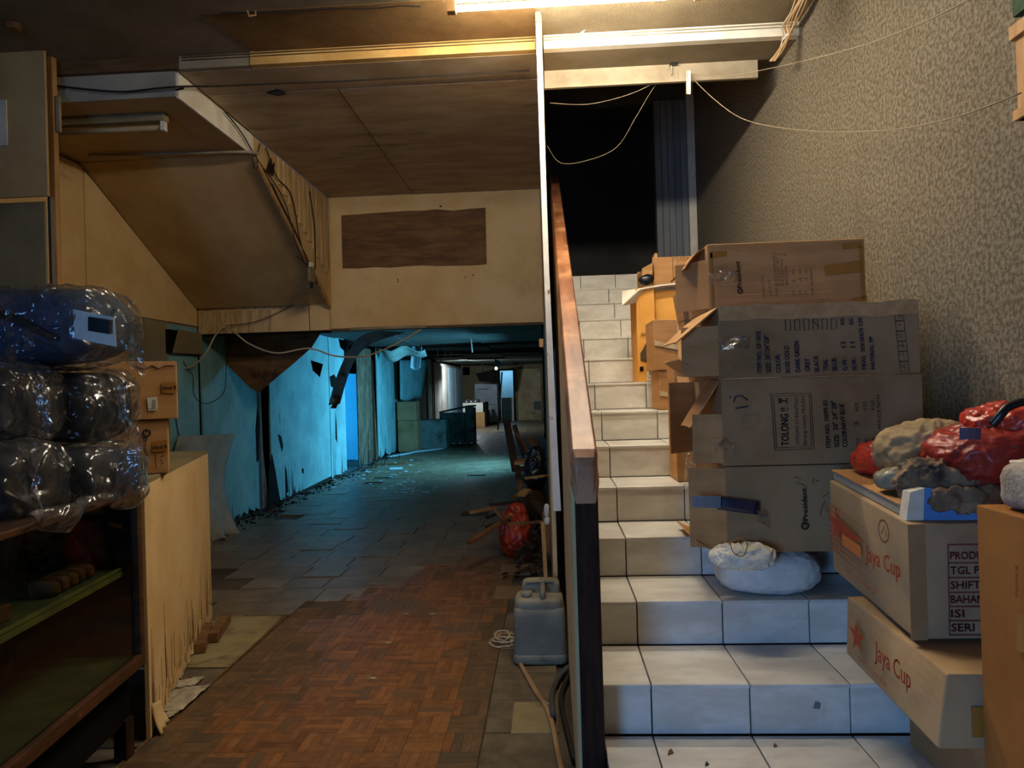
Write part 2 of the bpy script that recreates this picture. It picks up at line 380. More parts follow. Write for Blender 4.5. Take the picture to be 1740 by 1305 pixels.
# --- vinyl tiles further in, right margin and left margin
T = .30; vt = slabmesh('floor_tile', T-.005, T-.005, .012, m_vinyl, .0015); vg = slabmesh('floor_tile', T-.005, T-.005, .012, m_vinyl2, .0015)
tiles = []
y = 4.35; row = 0
while y < 29.1:
    x = -3.46 + (.04 if row % 2 else 0)
    while x+T < .02:
        xc, yc = x+T/2, y+T/2
        if not (yc < 5.85 and xc > -1.66+(yc-4.35)*.62 and xc < -.31) and not (yc < 5.4 and xc < -2.4): tiles.append((xc, yc))
        x += T
    y += T; row += 1
for k in range(10): tiles.append((-.155, 1.35+T*(k+.5)))
tiles.sort(key=lambda t: t[1]); near = tiles[:300]
for (x, y) in near:
    if rnd.random() < .02 and y > 5.2: continue
    o = bpy.data.objects.new('floor_tile', vg if (y < 4.3 or rnd.random() < .0) else vt); COL.objects.link(o); o.parent = floor
    lift = rnd.random() < .25 and y > 4.4
    o.location = (x+rnd.uniform(-.003,.003), y+rnd.uniform(-.003,.003), -.012+rnd.uniform(0,.002)+(.003 if lift else 0))
    o.rotation_euler = (rnd.uniform(-.012,.012) if lift else rnd.uniform(-.002,.002), rnd.uniform(-.012,.012) if lift else 0, rnd.uniform(-.008,.008))
mb = MB()
for (x, y) in tiles[300:]:
    if rnd.random() < .02: continue
    a = T-.006; mb.slab((x-a/2, y-a/2, -.012+rnd.uniform(0,.004)), (a,0,0), (0,a,0), (0,0,.012), .0015)
put('floor_tile', mb, m_vinyl, floor, kind='stuff', recalc=False)
put('pale_board', MB().slab((-2.16,3.55,-.012), (.48,0,0), (-.03,.85,0), (0,0,.012), .002), m_paleboard, floor)
put('pale_board', MB().slab((-2.12,2.75,-.012), (.44,0,0), (0,.78,0), (0,0,.009), .002), m_vinyl2, floor)
put('border_strip', MB().slab((-1.675,2.4,-.012), (.012,0,0), (-.02,2.0,0), (0,0,.013), .001), m_woodtrim, floor)
# patched square by the cables
a = PZ(868,1248,0); put('floor_patch', MB().slab((a.x,a.y,0.0005), (.17,0,0), (0,.28,0), (0,0,.005), .001), m_paleboard, floor)
# --- walls
mb = MB().box((XR,YB,0), (XR+.1,YW,4.5)); put('wall_right', mb, m_felt, kind='structure')
mb = MB().box((XL-.1,YB,0), (XL,YW,3.5)); wl = put('wall_left', mb, m_olive, kind='structure')
def wp(y0, y1, z0, z1, mat, th=.012, z1b=None, name='wall_panel', par=None):
    return put(name, MB().prism([(XL,y0,z0),(XL,y1,z0),(XL,y1,z1 if z1b is None else z1b),(XL,y0,z1)], (th,0,0)), mat, par or wl)
SL = (3.16-2.225)/(YW-5.16)
wp(3.99, 5.19, 2.08, 3.15, m_tan); 
put('wall_panel', MB().prism([(XL,5.2,2.08),(XL,6.88,2.08),(XL,6.88,2.235),(XL,5.2,3.13)], (.014,0,0)), m_tan, wl)
wp(3.99, 5.62, 1.0, 2.07, m_tan, .01); wp(5.63, 6.32, .02, 2.06, m_olive, .012); wp(6.33, 6.88, .02, 2.06, m_teal, .008)
mb = MB().box((-6.6,YB-.1,0), (-3.3,YB,3.45)).box((-.9,YB-.1,0), (XR+.1,YB,3.45)).box((-3.3,YB-.1,2.4), (-.9,YB,3.45))
put('wall_back', mb, m_tan2, kind='structure')
# shop front surround
# wall above the corridor mouth
wf = put('wall_front', MB().box((-2.15,YW+.012,2.0), (-.045,YW+.09,3.45)), m_tan, kind='structure')
put('wall_panel', MB().slab((-2.14,YW+.012,2.01), (2.09,0,0), (0,0,1.295), (0,-.012,0), .003), m_tan, wf)
r2 = random.Random(5)
a, b, c, d = PY(580,366,YW-.006), PY(825,353,YW-.006), PY(827,449,YW-.006), PY(582,456,YW-.006)
poly = []
for p, q, amp in ((a,b,.012),(b,c,.002),(c,d,.008),(d,a,.003)):
    for k in range(9): t = k/9; poly.append(p.lerp(q,t)+V((0,0,r2.uniform(-amp,amp) if k else 0)))
put('wood_patch', MB().prism(poly, (0,.01,0)), m_ply, wf)
mb = MB()
for x, y, L_ in ((747,351,5),(675,475,2),(676,479,2),(790,472,2),(803,468,3)):
    p = PY(x,y,YW-.004); mb.beam(p, p+V((L_*.004,0,.004)), .012, .012, (0,1,0))
put('nail_mark', mb, m_wiredk, wf)
put('bottom_batten', MB().box((-2.15,YW-.01,1.985), (-.05,YW+.06,2.008)), m_woodtrim, wf)
put('bottom_batten', MB().box((-1.95,YW-.016,1.99), (-1.2,YW-.01,2.016)), m_paletrim, wf)
# lintel over the left half
ln = put('wall_lintel', MB().box((XL,YW+.012,1.99), (-2.15,YW+.07,2.6)), m_tan3, kind='structure')
x1 = PY(459,540,YW).x; x2 = PY(526,540,YW).x
put('wall_panel', MB().slab((XL+.01,YW+.012,2.0), (x1-XL-.015,0,0), (0,0,.225), (0,-.012,0), .002), m_tan3, ln)
put('wall_panel', MB().slab((x1+.012,YW+.012,2.0), (x2-x1-.02,0,0), (0,0,.222), (0,-.012,0), .002), m_tan, ln)
put('corner_post', MB().box((x2+.01,YW-.02,2.0), (-2.152,YW+.01,2.42)), m_tan, ln)
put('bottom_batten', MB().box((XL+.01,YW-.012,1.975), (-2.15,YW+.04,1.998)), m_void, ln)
# --- ceilings
ce = put('ceiling', MB().box((XL-.1,YB,3.39), (XR+.1,4.10,3.5)), m_stip, kind='structure')
put('ceiling_patch', MB().prism([(-1.78,3.62,3.386),(-.02,3.62,3.386),(-.02,4.06,3.386),(-1.66,4.06,3.386)], (0,0,.004)), m_patch, ce)
cb = put('ceiling_middle', MB().box((-2.15,4.10,3.33), (.0,YW+.02,3.45)), m_brown2, kind='structure')
put('ceiling_panel', MB().slab((-2.14,4.10,3.33), (2.12,0,0), (0,.33,0), (0,0,-.02), .002), m_brown2, cb)
put('ceiling_panel', MB().slab((-2.14,4.44,3.33), (.845,0,0), (0,2.44,0), (0,0,-.02), .003), m_brown, cb)
put('ceiling_panel', MB().slab((-1.288,4.44,3.33), (1.27,0,0), (0,2.44,0), (0,0,-.023), .003), m_brown, cb)
p = PZ(467,155,3.309); put('ceiling_socket', MB().prism([p+V((-.05,0,0)),p+V((.03,-.03,0)),p+V((.06,.03,0)),p+V((0,.05,0))], (0,0,-.012)), m_black, cb)
# left soffit: flat part, sloping part and the side board
cs = put('ceiling_left', MB().prism([(XL,4.10,3.19),(XL,5.17,3.19),(XL,YW+.01,2.26),(XL,YW+.01,2.4),(XL,5.2,3.34),(XL,4.10,3.34)], (1.33,0,0)), m_tan2, kind='structure')
put('soffit_panel', MB().slab((XL+.005,4.10,3.19), (1.335,0,0), (0,1.05,0), (0,0,-.02), .003), m_tan2, cs)
u = V((0,YW-5.165,2.225-3.155)); nn = V((0,u.z,-u.y)).normalized()*.02
if nn.z > 0: nn = -nn
put('slope_panel', MB().slab((XL+.005,5.165,3.185), (1.335,0,0), u*.985, nn, .004), m_tan2, cs)
sx = -2.152
put('side_board', MB().prism([(sx,4.10,3.16),(sx,5.16,3.16),(sx,5.16,3.32),(sx,4.10,3.32)], (-.014,0,0)), m_whitetrim, cs)
put('side_board', MB().prism([(sx,5.165,3.16),(sx,YW-.02,2.235),(sx,YW-.02,3.31),(sx,5.165,3.31)], (-.014,0,0)), m_tan2, cs)
ys = 5.62
while ys < YW-.06:
    zb = 3.08-(ys-5.62)*.46
    put('side_slat', MB().slab((sx,ys,zb), (0,.098,0), (0,0,3.305-zb), (.012,0,0), .004), m_tan3, cs); ys += .115
put('edge_batten', MB().beam((sx+.012,5.17,3.13), (sx+.012,YW-.03,2.215), .02, .03), m_newwood, cs)
put('edge_batten', MB().beam((sx+.012,5.30,3.10), (sx+.012,YW-.08,2.27), .012, .012), m_wiredk, cs)
# beam face on the left, trims
put('wall_beam', MB().box((XL,4.085,3.165), (-2.165,4.10,3.33)), m_greyboard, kind='structure')
put('trim_1', MB().box((XL,4.05,3.315), (-2.13,4.085,3.389)), m_woodtrim, kind='structure')
put('trim_2', MB().box((-2.125,4.055,3.311), (-1.70,4.10,3.386)), m_paletrim, kind='structure')
put('trim_3', MB().box((-1.695,4.05,3.311), (-.028,4.10,3.389)), m_tantrim, kind='structure')
put('trim_4', MB().box((.018,4.05,3.311), (XR-.002,4.10,3.389)), m_whitetrim, kind='structure')
for k, (a, b) in enumerate(((3.372,.006),(3.356,.004))):
    put('trim_%d' % (5+k), MB().box((-2.1,4.042,a), (-.03,4.0495,a+b)), m_woodtrim, kind='structure')
    put('trim_%d' % (7+k), MB().box((.02,4.042,a), (XR-.02,4.0495,a+b)), m_paletrim, kind='structure')
put('ceiling_beam', MB().box((.018,4.10,3.311), (XR-.002,4.335,3.45)), m_stip, kind='structure')
put('trim_9', MB().box((.018,4.335,3.205), (XR-.15,4.36,3.33)), m_paletrim, kind='structure')
put('ceiling_stairwell', MB().box((-.04,4.1,4.5), (XR+.1,9.0,4.6)), m_vdark, kind='structure')
put('wall_stairwell', MB().box((.018,4.36,3.33), (XR-.002,4.40,4.5)), m_vdark, kind='structure')
# --- stairwell end wall, doorway and dark room
we = put('wall_end', MB().box((-.04,YW,4.1), (XR+.1,YW+.1,4.5)).box((1.07,YW,2.325), (XR+.1,YW+.1,4.1)), m_vdark, kind='structure')
xx = 1.07
while xx < 1.37:
    put('upright_board', MB().slab((xx,YW,2.33), (.058,0,0), (0,0,1.77), (0,-.012,0), .004), m_greypaint, we); xx += .061
put('corner_post', MB().box((1.375,YW-.05,2.33), (1.445,YW,4.45)), m_whitetrim, we, bevel=.004)
put('wall_upper_room', MB().box((-.04,8.7,2.2), (XR+.8,8.8,4.5)).box((XR+.7,YW+.1,2.2), (XR+.8,8.7,4.5)), m_vdark, kind='structure')
put('floor_upper', MB().box((.0,6.5,2.15), (XR+.8,8.8,2.31)), m_grout, kind='structure')
# --- staircase
HS, DS, Y1, SX0 = .155, .328, 2.2, .132
mb = MB(); prof = []
prof = [(YB+.6,0),(YB+.6,2*HS-.012)]
for k in range(1,14):
    yk = Y1+(k-1)*DS+.012; prof += [(yk,(k+1)*HS-.012),(yk,(k+2)*HS-.012)]
prof += [(6.52,15*HS-.012),(6.52,0)]
mb.prism([(SX0,y,z) for y, z in prof], (XR-SX0-.001,0,0))
stc = put('staircase', mb, m_grout, label='staircase of white marbled tiles climbing to the dark doorway', cat='staircase', kind='structure')
r3 = random.Random(8)
for k in range(0,14):
    off = SX0+.15-(.012*max(0,k-5)) + (.10 if k == 13 else 0) ; js = [SX0]; x = off
    while x < XR-.02: js.append(x); x += .298
    js.append(XR-.001)
    y0 = Y1+(k-1)*DS; z0 = (k+1)*HS; zt = (k+2)*HS
    for a, b in zip(js, js[1:]):
        if k > 0: put('riser_tile', MB().slab((a+.0022,y0+.012,z0+.002), (b-a-.0044,0,0), (0,0,HS-.012), (0,-.012+r3.uniform(-.0015,.001),0), .0022), m_tread, stc)
        if k == 0:
            yy = Y1-.005
            for q in range(7):
                put('tread_tile', MB().slab((a+.0022,yy-.298,zt-.012), (b-a-.0044,0,0), (0,.2945,0), (0,0,.012), .0022), m_tread, stc); yy -= .298
        else:
            dd = DS if k < 13 else .34
            put('tread_tile', MB().slab((a+.0022,y0-.006,zt-.012), (b-a-.0044,0,0), (0,dd+.0,0), (0,0,.012+r3.uniform(-.001,.001)), .0022), m_tread, stc)
# --- partition between stairs and corridor, balustrade
mb = MB().prism([(cwx(3.82),3.82,0),(cwx(YW),YW,0),(cwx(YW),YW,4.5),(cwx(3.82),3.82,3.385)], (.022,0,0))
wpn = put('wall_partition', MB().prism([(cwx(3.82),3.82,0),(cwx(YW+.1),YW+.1,0),(cwx(YW+.1),YW+.1,4.5),(cwx(4.12),4.12,4.5),(cwx(4.12),4.12,3.385),(cwx(3.82),3.82,3.385)], (.022,0,0)), m_tan, kind='structure')
put('edge_batten', MB().prism([(-.022,3.795,3.388),(.004,3.795,3.388),(.012,3.795,2.0),(.030,3.795,1.0),(.038,3.795,.72),(-.002,3.795,.72),(-.010,3.795,1.3),(-.018,3.795,2.2)], (0,.024,0)), m_edge, wpn)
put('batten_clip', MB().box((-.024,3.788,3.33), (.006,3.80,3.389)), m_vdark, wpn)
p = PY(920,583,3.79); put('switch', MB().box((p.x-.012,3.77,p.z-.022), (p.x+.010,3.794,p.z+.022)), m_newwood, wpn)
# balustrade
bal = thing('balustrade', (.09,2.05,0), 'wooden stair balustrade with worn brown handrail and dark newel post', 'balustrade')
def rz(Y): return 1.205+.4726*(Y-2.05)
put('side_board', MB().prism([(.052,2.10,0),(.052,6.5,0),(.052,6.5,rz(6.5)-.07),(.052,2.10,rz(2.10)-.09)], (.016,0,0)), m_tan, bal)
put('newel_post', MB().prism([(.062,2.06,0),(.128,2.06,0),(.128,2.06,1.12),(.062,2.06,1.12)], (0,.075,0)), m_darkwood, bal, bevel=.006)
mb = MB(); prof = [(.050,-.075),(.050,-.05),(.056,-.04),(.052,-.02),(.058,0),(.124,0),(.130,-.02),(.126,-.04),(.132,-.05),(.132,-.075)]
def railfn(Y, dz=0): return [(x,Y,rz(Y)+z+dz) for x, z in prof]
n = len(prof); secs = []
for yy, dz in ((2.02,-.035),(2.028,-.012),(2.05,0),(2.2,0),(3.3,0),(4.5,0),(6.5,0)): secs.append(railfn(yy,dz))
for q in range(3): 
    for i, p in enumerate(secs[q]): secs[q][i] = (p[0]+(.006*(2-q) if p[0] < .09 else -.006*(2-q)), p[1], p[2]-(.03 if prof[i][1] < -.03 else 0))
mb.add([p for s_ in secs for p in s_], [(a*n+i,a*n+(i+1)%n,(a+1)*n+(i+1)%n,(a+1)*n+i) for a in range(len(secs)-1) for i in range(n)] + [tuple(range(n-1,-1,-1)), tuple((len(secs)-1)*n+i for i in range(n))])
put('handrail', mb, m_rail, bal, bevel=.003)
put('baluster_rail', MB().beam((.085,2.1,.14), (.085,2.1,1.0), .02, .03), m_darkwood, bal)
# ------------------------------------------------------------------ corridor behind the mouth
def yl(px, py=700, X=XL): return PX(px, py, X).y
m_brownboard = M('rotten_brown_board', '#6a5842', '#4c3f30', 4, .85, stain='#2a231a', sscale=3, slo=.5, shi=.7, sstretch=(3,3,.6))
wc = put('wall_corridor_left', MB().box((XL-.25,YW+.07,0), (XL-.15,yl(588)-.02,2.7)).box((XL-.25,yl(607)+1.25,0), (XL-.15,29.2,2.7)).box((XL-.25,yl(588)-.02,1.72), (XL-.15,yl(607)+1.25,2.7)), m_void, kind='structure')
def cboard(px0, px1, z0, z1, mat, seed, ncut=10, depth=.5, th=.02, x=XL, wmax=.05, jit=.06, lo=0., hi=1.):
    y0, y1 = yl(px0), yl(px1)
    return put('wall_board', ragged((x,y0,z0), (0,y1-y0,0), (0,0,z1-z0), (-th,0,0), seed, ncut, depth, jit, wmax, lo=lo, hi=hi), mat, wc)
cboard(345,437,0,2.28,m_teal,11,16,.22)
cboard(459,560,0,2.28,m_teal,12,22,.75,wmax=.06,hi=.5)
cboard(561,587,0,2.28,m_teal,13,10,.9)
cboard(608.5,633,0,2.2,m_brownboard,14,6,1.1,wmax=.1)
cboard(642,659,0,2.26,m_teal,15,8,1.3,wmax=.16)
cboard(660,677,0,2.26,m_teal,16,8,.9,wmax=.14)
cboard(679,735,0,2.24,m_tealdark,17,4,.3)
cboard(737,786,.0,2.2,m_greyboard,18,5,.2)
for a, b, s_ in ((706,712,5),(726,733,6)): cboard(a,b,0,2.25,m_teal,20+s_,2,.3,x=XL+.03)
for k in range(4):
    a = 738+k*12; cboard(a,a+11.4,.3,2.12,m_bluepale if k > 1 else m_greyboard,30+k,1,.1,x=XL+.03)
# rotten studs showing in the long split
for k, (px, z1, tl, wd) in enumerate(((441,1.75,.02,.10),(446,2.2,.0,.07),(452,.85,-.10,.09),(455,.95,-.22,.06),(636,2.0,.1,.16),(640,1.7,-.1,.12))):
    y = yl(px); put('wall_stud', MB().beam((XL-.04,y,0), (XL-.05,y+tl,z1), .05, wd, (0,1,0), .7), m_ply if k % 2 else m_darkwood, wc)
for k, q in enumerate(([(472,737),(478,742),(481,758),(479,768),(475,752)], [(456,800),(462,770),(468,800),(474,838),(478,856),(457,862)], [(484,790),(487,800),(490,835),(486,840)], [(437,690),(441,712),(440,782),(436,786),(434,730)], [(513,795),(516,797),(516,805),(513,803)], [(560,640),(568,636),(575,650),(570,662),(562,656)], [(570,700),(572,720),(573,752),(570,745)], [(497,800),(499,830),(502,846),(498,850)])):
    put('wall_hole', MB().prism([PX(x,y,XL+.0005) for x, y in q], (.0015,0,0)), m_void, wc)
# side room seen through the gap in the boards
put('wall_side_room', MB().box((-6.6,11.0,0), (-6.5,14.35,2.4)).box((-6.5,14.2,0), (XL-.16,14.3,2.4)).box((-6.5,11.0,0), (XL-.25,11.1,2.4)), m_bluepale, kind='structure')
put('ceiling_side_room', MB().box((-6.6,11.0,2.4), (XL-.25,14.35,2.5)), m_bluepale, kind='structure')
# corridor's right wall with a window, far wall
def rw(y0, y1, z0, z1, mb): mb.prism([(cwx(y0),y0,z0),(cwx(y1),y1,z0),(cwx(y1),y1,z1),(cwx(y0),y0,z1)], (.03,0,0))
mb = MB(); rw(YW+.1,11.6,0,2.75,mb); rw(13.6,29.2,0,2.75,mb); rw(11.6,13.6,0,.55,mb); rw(11.6,13.6,1.95,2.75,mb)
put('wall_corridor_right', mb, m_tealdark, kind='structure')
wn = put('window_1', MB().box((cwx(12.6)-.02,11.58,.52), (cwx(12.6)+.04,11.64,1.98)).box((cwx(12.6)-.03,13.56,.52), (cwx(12.6)+.03,13.62,1.98)).box((cwx(12.6)-.03,11.64,.52), (cwx(12.6)+.04,13.56,.57)).box((cwx(12.6)-.03,11.64,1.93), (cwx(12.6)+.04,13.56,1.98)), m_darkwood, kind='structure')
YF = 29.0
mb = MB().box((-6.5,YF,0), (PY(851,700,YF).x,YF+.1,2.75)).box((PY(874,700,YF).x,YF,0), (.2,YF+.1,2.75)).box((PY(851,700,YF).x,YF,2.05), (PY(874,700,YF).x,YF+.1,2.75))
wfar = put('wall_far', mb, m_olive, kind='structure')
put('wall_panel', MB().slab((PY(881,700,YF).x,YF,0), (.95,0,0), (0,0,2.1), (0,-.02,0), .004), m_brown, wfar)
put('door_1', MB().box((PY(849,700,YF).x,YF-.05,0), (PY(851.5,700,YF).x,YF,2.1)).box((PY(873.5,700,YF).x,YF-.05,0), (PY(876,700,YF).x,YF,2.1)).box((PY(849,700,YF).x,YF-.05,2.05), (PY(876,700,YF).x,YF,2.12)), m_darkwood, kind='structure')
put('wall_far_room', MB().box((-3.5,31.4,0), (.5,31.5,2.4)), m_bluepale, kind='structure')
put('floor_far', MB().box((-3.5,29.4,-.1), (.5,31.5,-.01)), m_slab, kind='structure')
put('ceiling_far_room', MB().box((-3.5,29.1,2.4), (.5,31.5,2.5)), m_bluepale, kind='structure')
area('far_room_daylight', (-1.9,30.6,2.3), (-1.7,31.0,0), .8, .8, 14, (.35,.7,1))
# corridor ceiling: sheets with dark gaps
cc = put('ceiling_corridor', MB().box((XL-.25,YW+.09,2.75), (.2,29.2,2.85)), m_void, kind='structure')
r4 = random.Random(21)
for y0, y1, t in ((6.98,9.1,0),(9.15,11.35,0),(11.5,13.85,0),(15.5,16.5,.1),(18.9,20.2,.05),(20.3,21.7,0),(22.6,24.6,.1),(25.4,28.9,.0)):
    xs = [XL, -2.35-r4.uniform(0,.3), -1.15-r4.uniform(0,.2), cwx(y1)-.01]
    for a, b in zip(xs, xs[1:]):
        if y0 < 7 and a == XL: continue
        z = 2.30+r4.uniform(-.015,.02); dz = r4.uniform(-.04,.03)
        put('ceiling_sheet', MB().slab((a+.008,y0,z), (b-a-.016,0,r4.uniform(-.02,.02)), (0,y1-y0,dz), (0,0,-.012), .002), m_cpanel, cc)
for y in (9.12,11.43,14.2,15.2,17.0,18.2,22.2,25.0):
    put('joist', MB().box((XL,y,2.30+r4.uniform(0,.02)), (cwx(y)-.005,y+.06,2.42)), m_darkwood, cc)
for k, (px, py, Y, L_) in enumerate(((744,600,17,.18),(756,598,17,.2),(712,597,15,.35),(800,575,13,.3))):
    p = PY(px,py,Y); put('hanging_lath', MB().beam((p.x,p.y,2.34), (p.x+r4.uniform(-.03,.03),p.y,2.34-L_), .02, .03, (0,1,0)), m_greyboard, cc)
# sagging plywood sheet hanging point-down from the left of the ceiling
a, b, c, d = PY(352,566,7.3), PY(520,566,7.6), PY(437,668,8.0), PY(560,575,8.3)
put('sagging_ceiling_board', MB().prism([PY(356,566,7.5), PY(545,566,7.5), PY(530,590,7.5), PY(500,617,7.5), PY(440,667,7.5), PY(426,660,7.5), PY(380,615,7.5)], (0,.018,.01)), m_ply, None,
    'brown plywood sheet sagging point-down from the corridor ceiling', 'board')
# torn strip of ceiling sheet
def tornfn(u, v):
    a = spl([PY(640,562,9.0), PY(612,572,9.0), PY(590,600,9.1), PY(572,640,9.15), PY(558,688,9.2)], 6)
    b = spl([PY(690,564,9.2), PY(630,585,9.1), PY(603,612,9.1), PY(588,650,9.15), PY(578,686,9.2)], 6)
    i = min(int(v*(len(a)-1)), len(a)-1); return a[i].lerp(b[i], u) + V((0,.05*math.sin(u*3.1),0))
m_tornpale = M('torn_pale_sheet', '#a9bcb0', '#8fa398', 3, .8, stain='#4a463a', sscale=4)
put('torn_ceiling_strip', MB().sheet(tornfn, 5, 25, .006), m_tornpale, None, 'pale green torn ceiling strip curling down in front of blue wall', 'board', smooth=True)
put('torn_paper_rag', MB().sheet(lambda u, v: PY(566+u*9+3*math.sin(v*5), 672+v*22, 9.18)+V((0,.03*math.sin(u*6+v*4),0)), 6, 8, .003), m_ply, None, 'dark brown torn scrap at the end of the curled ceiling strip', 'scrap')
def flapfn(u, v):
    p0 = PY(648+u*74, 592+v*14+5*math.sin(u*9), 14.0); return p0 + V((0,.25*v,-.05*math.sin(u*5)*v))
put('drooping_ceiling_sheet', MB().sheet(flapfn, 14, 5, .006), m_tornpale, None, 'drooping pale ceiling sheet with rusty stain above hanging blue sheet', 'board', smooth=True)
put('hanging_ceiling_rag', MB().sheet(lambda u, v: PY(700+u*18-v*3, 588+v*42*(1-.25*abs(u-.5)), 14.3)+V((0,.08*math.sin(u*4),0)), 6, 8, .005), m_bluepale, None, 'narrow pale blue rag of ceiling hanging over the corridor', 'scrap', smooth=True)
put('hanging_blue_sheet', MB().sheet(lambda u, v: PY(679+u*(47-9*v), 612+v*(66+3*math.sin(u*6)), 15.6+u*1.2)+V((0,.06*math.sin(u*3+v),0)), 8, 8, .008), m_teal, None, 'blue wall sheet hanging loose above brown cartons', 'board', smooth=True)
for k, (px, py, Y) in enumerate(((575,575,9.5),(528,612,8.1),(930-90,610,16))):
    p = PY(px,py,Y); q = random.Random(40+k)
    put('ceiling_scrap', MB().prism([p, p+V((.14,0,-.05)), p+V((.1,0,-.2)), p+V((.02,0,-.12))], (0,.01,0)), m_void if k == 1 else m_cpanel, None,
        ['small torn ceiling scrap beside the curled strip','dark ragged scrap hanging right of the sagging plywood','torn scrap hanging near the far doorway'][k], 'scrap')
# small white lamp glint far back
p = PY(843,626,24); bl = thing('hanging_lamp', p, 'small glowing bulb hanging near the far doorway', 'lamp')
put('bulb', blob(p, (.04,.04,.05), 2, nu=12, nv=8), emis('bulb_glow', (.8,.93,1), 14), bl, smooth=True)
put('cord', MB().tube([p+V((0,0,.05)), V((p.x,p.y,2.32))], .006), m_wiredk, bl)
pl = bpy.data.lights.new('added_wall_light','POINT'); pl.energy = 120; pl.color = (.72,.86,1); pl.shadow_soft_size = .05  # added light, set apart from the hanging bulb to brighten the pale wall
plo = bpy.data.objects.new('added_wall_light', pl); COL.objects.link(plo); plo.location = (-2.7, 22.8, 1.86)
sl = thing('added_lamp', (-2.7,22.8,1.9), 'small added hooded lamp before the pale lit wall', 'lamp')  # invented lamp body around the added light, its hood hiding the bulb
put('bulb', blob((-2.7,22.8,1.95), (.03,.03,.04), 2, nu=12, nv=8), bpy.data.materials['bulb_glow'], sl, smooth=True)
put('hood', MB().sheet(lambda u, v: V((-2.7+.12*math.cos(math.pi*(1+u)), 22.8+.12*math.sin(math.pi*(1+u)), 2.06-.26*v)), 12, 4, .004), m_void, sl, smooth=True)
put('cord', MB().tube([(-2.7,22.69,2.04),(-2.7,22.7,2.32)], .006), m_wiredk, sl)
# cartons, cabinets, kitchen things far back
def W2(px0, px1, pyb, pyt, Y): return PY(px0,pyb,Y), PY(px1,pyt,Y)
m_card = M('cardboard', '#b98c5c', '#ab7e4e', 3, .8, .2, stretch=(1,1,6), stain='#8f683f', sscale=3.5, slo=.58, shi=.8, samt=.55, bump=.06, bscale=120)
m_carddk = M('cardboard_dull', '#a5845f', '#93724e', 3, .85, .2, stain='#5f462b', sscale=3, slo=.55, shi=.8, samt=.6)
m_cardedge = M('cardboard_edge', '#c79d6c', '#b58a59', 20, .85)
def simple_carton(name, label, x0, x1, y0, y1, z0, z1, mat, cat='box', group=None):
    t = thing(name, ((x0+x1)/2,(y0+y1)/2,z0), label, cat, group)
    put('body', MB().box((x0,y0,z0),(x1,y1,z1-.004)), mat, t, bevel=.006)
    ym = (y0+y1)/2
    put('flap', MB().slab((x0,y0,z1-.004), (x1-x0,0,0), (0,ym-y0-.003,0), (0,0,.004), .001), mat, t); put('flap', MB().slab((x0,ym+.003,z1-.004), (x1-x0,0,0), (0,y1-ym-.003,0), (0,0,.004), .001), mat, t)
    return t
simple_carton('carton', 'lower brown carton standing by the corridor wall under hanging sheet', XL+.06, XL+.5, 15.75, 16.25, 0, .69, m_carddk)
simple_carton('carton', 'upper brown carton right below the hanging blue sheet', XL+.05, XL+.48, 15.77, 16.2, .695, 1.12, m_carddk)
m_cab = M('grey_green_cabinet', '#7d8d85', '#63716a', 3, .7, stain='#2a312b', sscale=3, slo=.5, shi=.7)
t = thing('storage_chest', (-2.86,16.9,0), 'dark green square chest on the corridor floor beside brown cartons', 'chest')
p0, p1 = PY(713,757,16.4), PY(757,713,16.4)
put('body', MB().box((p0.x,16.4,0),(p1.x,16.95,p1.z-.03)), m_cab, t, bevel=.01); put('lid', MB().box((p0.x-.015,16.385,p1.z-.03),(p1.x+.015,16.965,p1.z)), m_cab, t, bevel=.008)
p0, p1 = PY(748,755,17.3), PY(804,690,17.3)
t = thing('kitchen_counter', ((p0.x+p1.x)/2,17.7,0), 'long grey-green cabinet with rotten base in the corridor', 'cabinet')
put('body', ragged((p0.x,17.3,0), (p1.x-p0.x-.22,0,0), (0,0,p1.z-.16), (0,.5,0), 51, 6, .12, .04, .05), m_cab, t)
put('end_panel', ragged((p1.x-.2,17.28,0), (.2,0,0), (0,0,p1.z-.04), (0,.62,0), 52, 3, .15, .04, .05), m_cab, t)
put('worktop', MB().prism([(p0.x,17.28,p1.z-.16),(p1.x-.2,17.28,p1.z-.04),(p1.x+.01,17.28,p1.z-.02),(p1.x+.01,17.28,p1.z+.015),(p1.x-.2,17.28,p1.z+.01),(p0.x,17.28,p1.z-.11)], (0,.66,0)), m_cab, t)
for k in range(2):
    xa = p0.x+.06+k*.25; put('door', MB().slab((xa,17.3,.14), (.22,0,0), (0,0,.5), (0,-.012,0), .004), m_tealdark, t)
p0, p1 = PY(788,726,25), PY(823,684,25)
t = thing('stove_cabinet', ((p0.x+p1.x)/2,25.3,0), 'cabinet with white upper panel and brown doors under the stove', 'cabinet')
put('body', MB().box((p0.x,25,0),(p1.x,25.6,p1.z-.34)), m_card, t, bevel=.01); put('white_panel', MB().box((p0.x-.01,24.98,p1.z-.34),(p1.x-.05,25.6,p1.z)), m_whitetrim, t, bevel=.008)
put('side_panel', MB().box((p1.x+.002,25.0,0),(p1.x+.09,25.6,p1.z+.02)), m_void, t)
put('door', MB().slab((p0.x+.04,25,.06), (.28,0,0), (0,0,.38), (0,-.012,0), .004), m_card, t); put('door', MB().slab((p0.x+.35,25,.06), (.28,0,0), (0,0,.38), (0,-.012,0), .004), m_card, t)
sz = p1.z; t = thing('gas_stove', (p0.x+.3,25.3,sz), 'black two-burner gas stove on the white-fronted cabinet', 'stove')
put('body', MB().box((p0.x+.02,25.05,sz),(p0.x+.56,25.5,sz+.11)), m_black, t, bevel=.01)
for k in range(3): put('knob', MB().tube([(p0.x+.12+.16*k,25.05,sz+.055),(p0.x+.12+.16*k,25.02,sz+.055)], .025, 10), m_white, t)
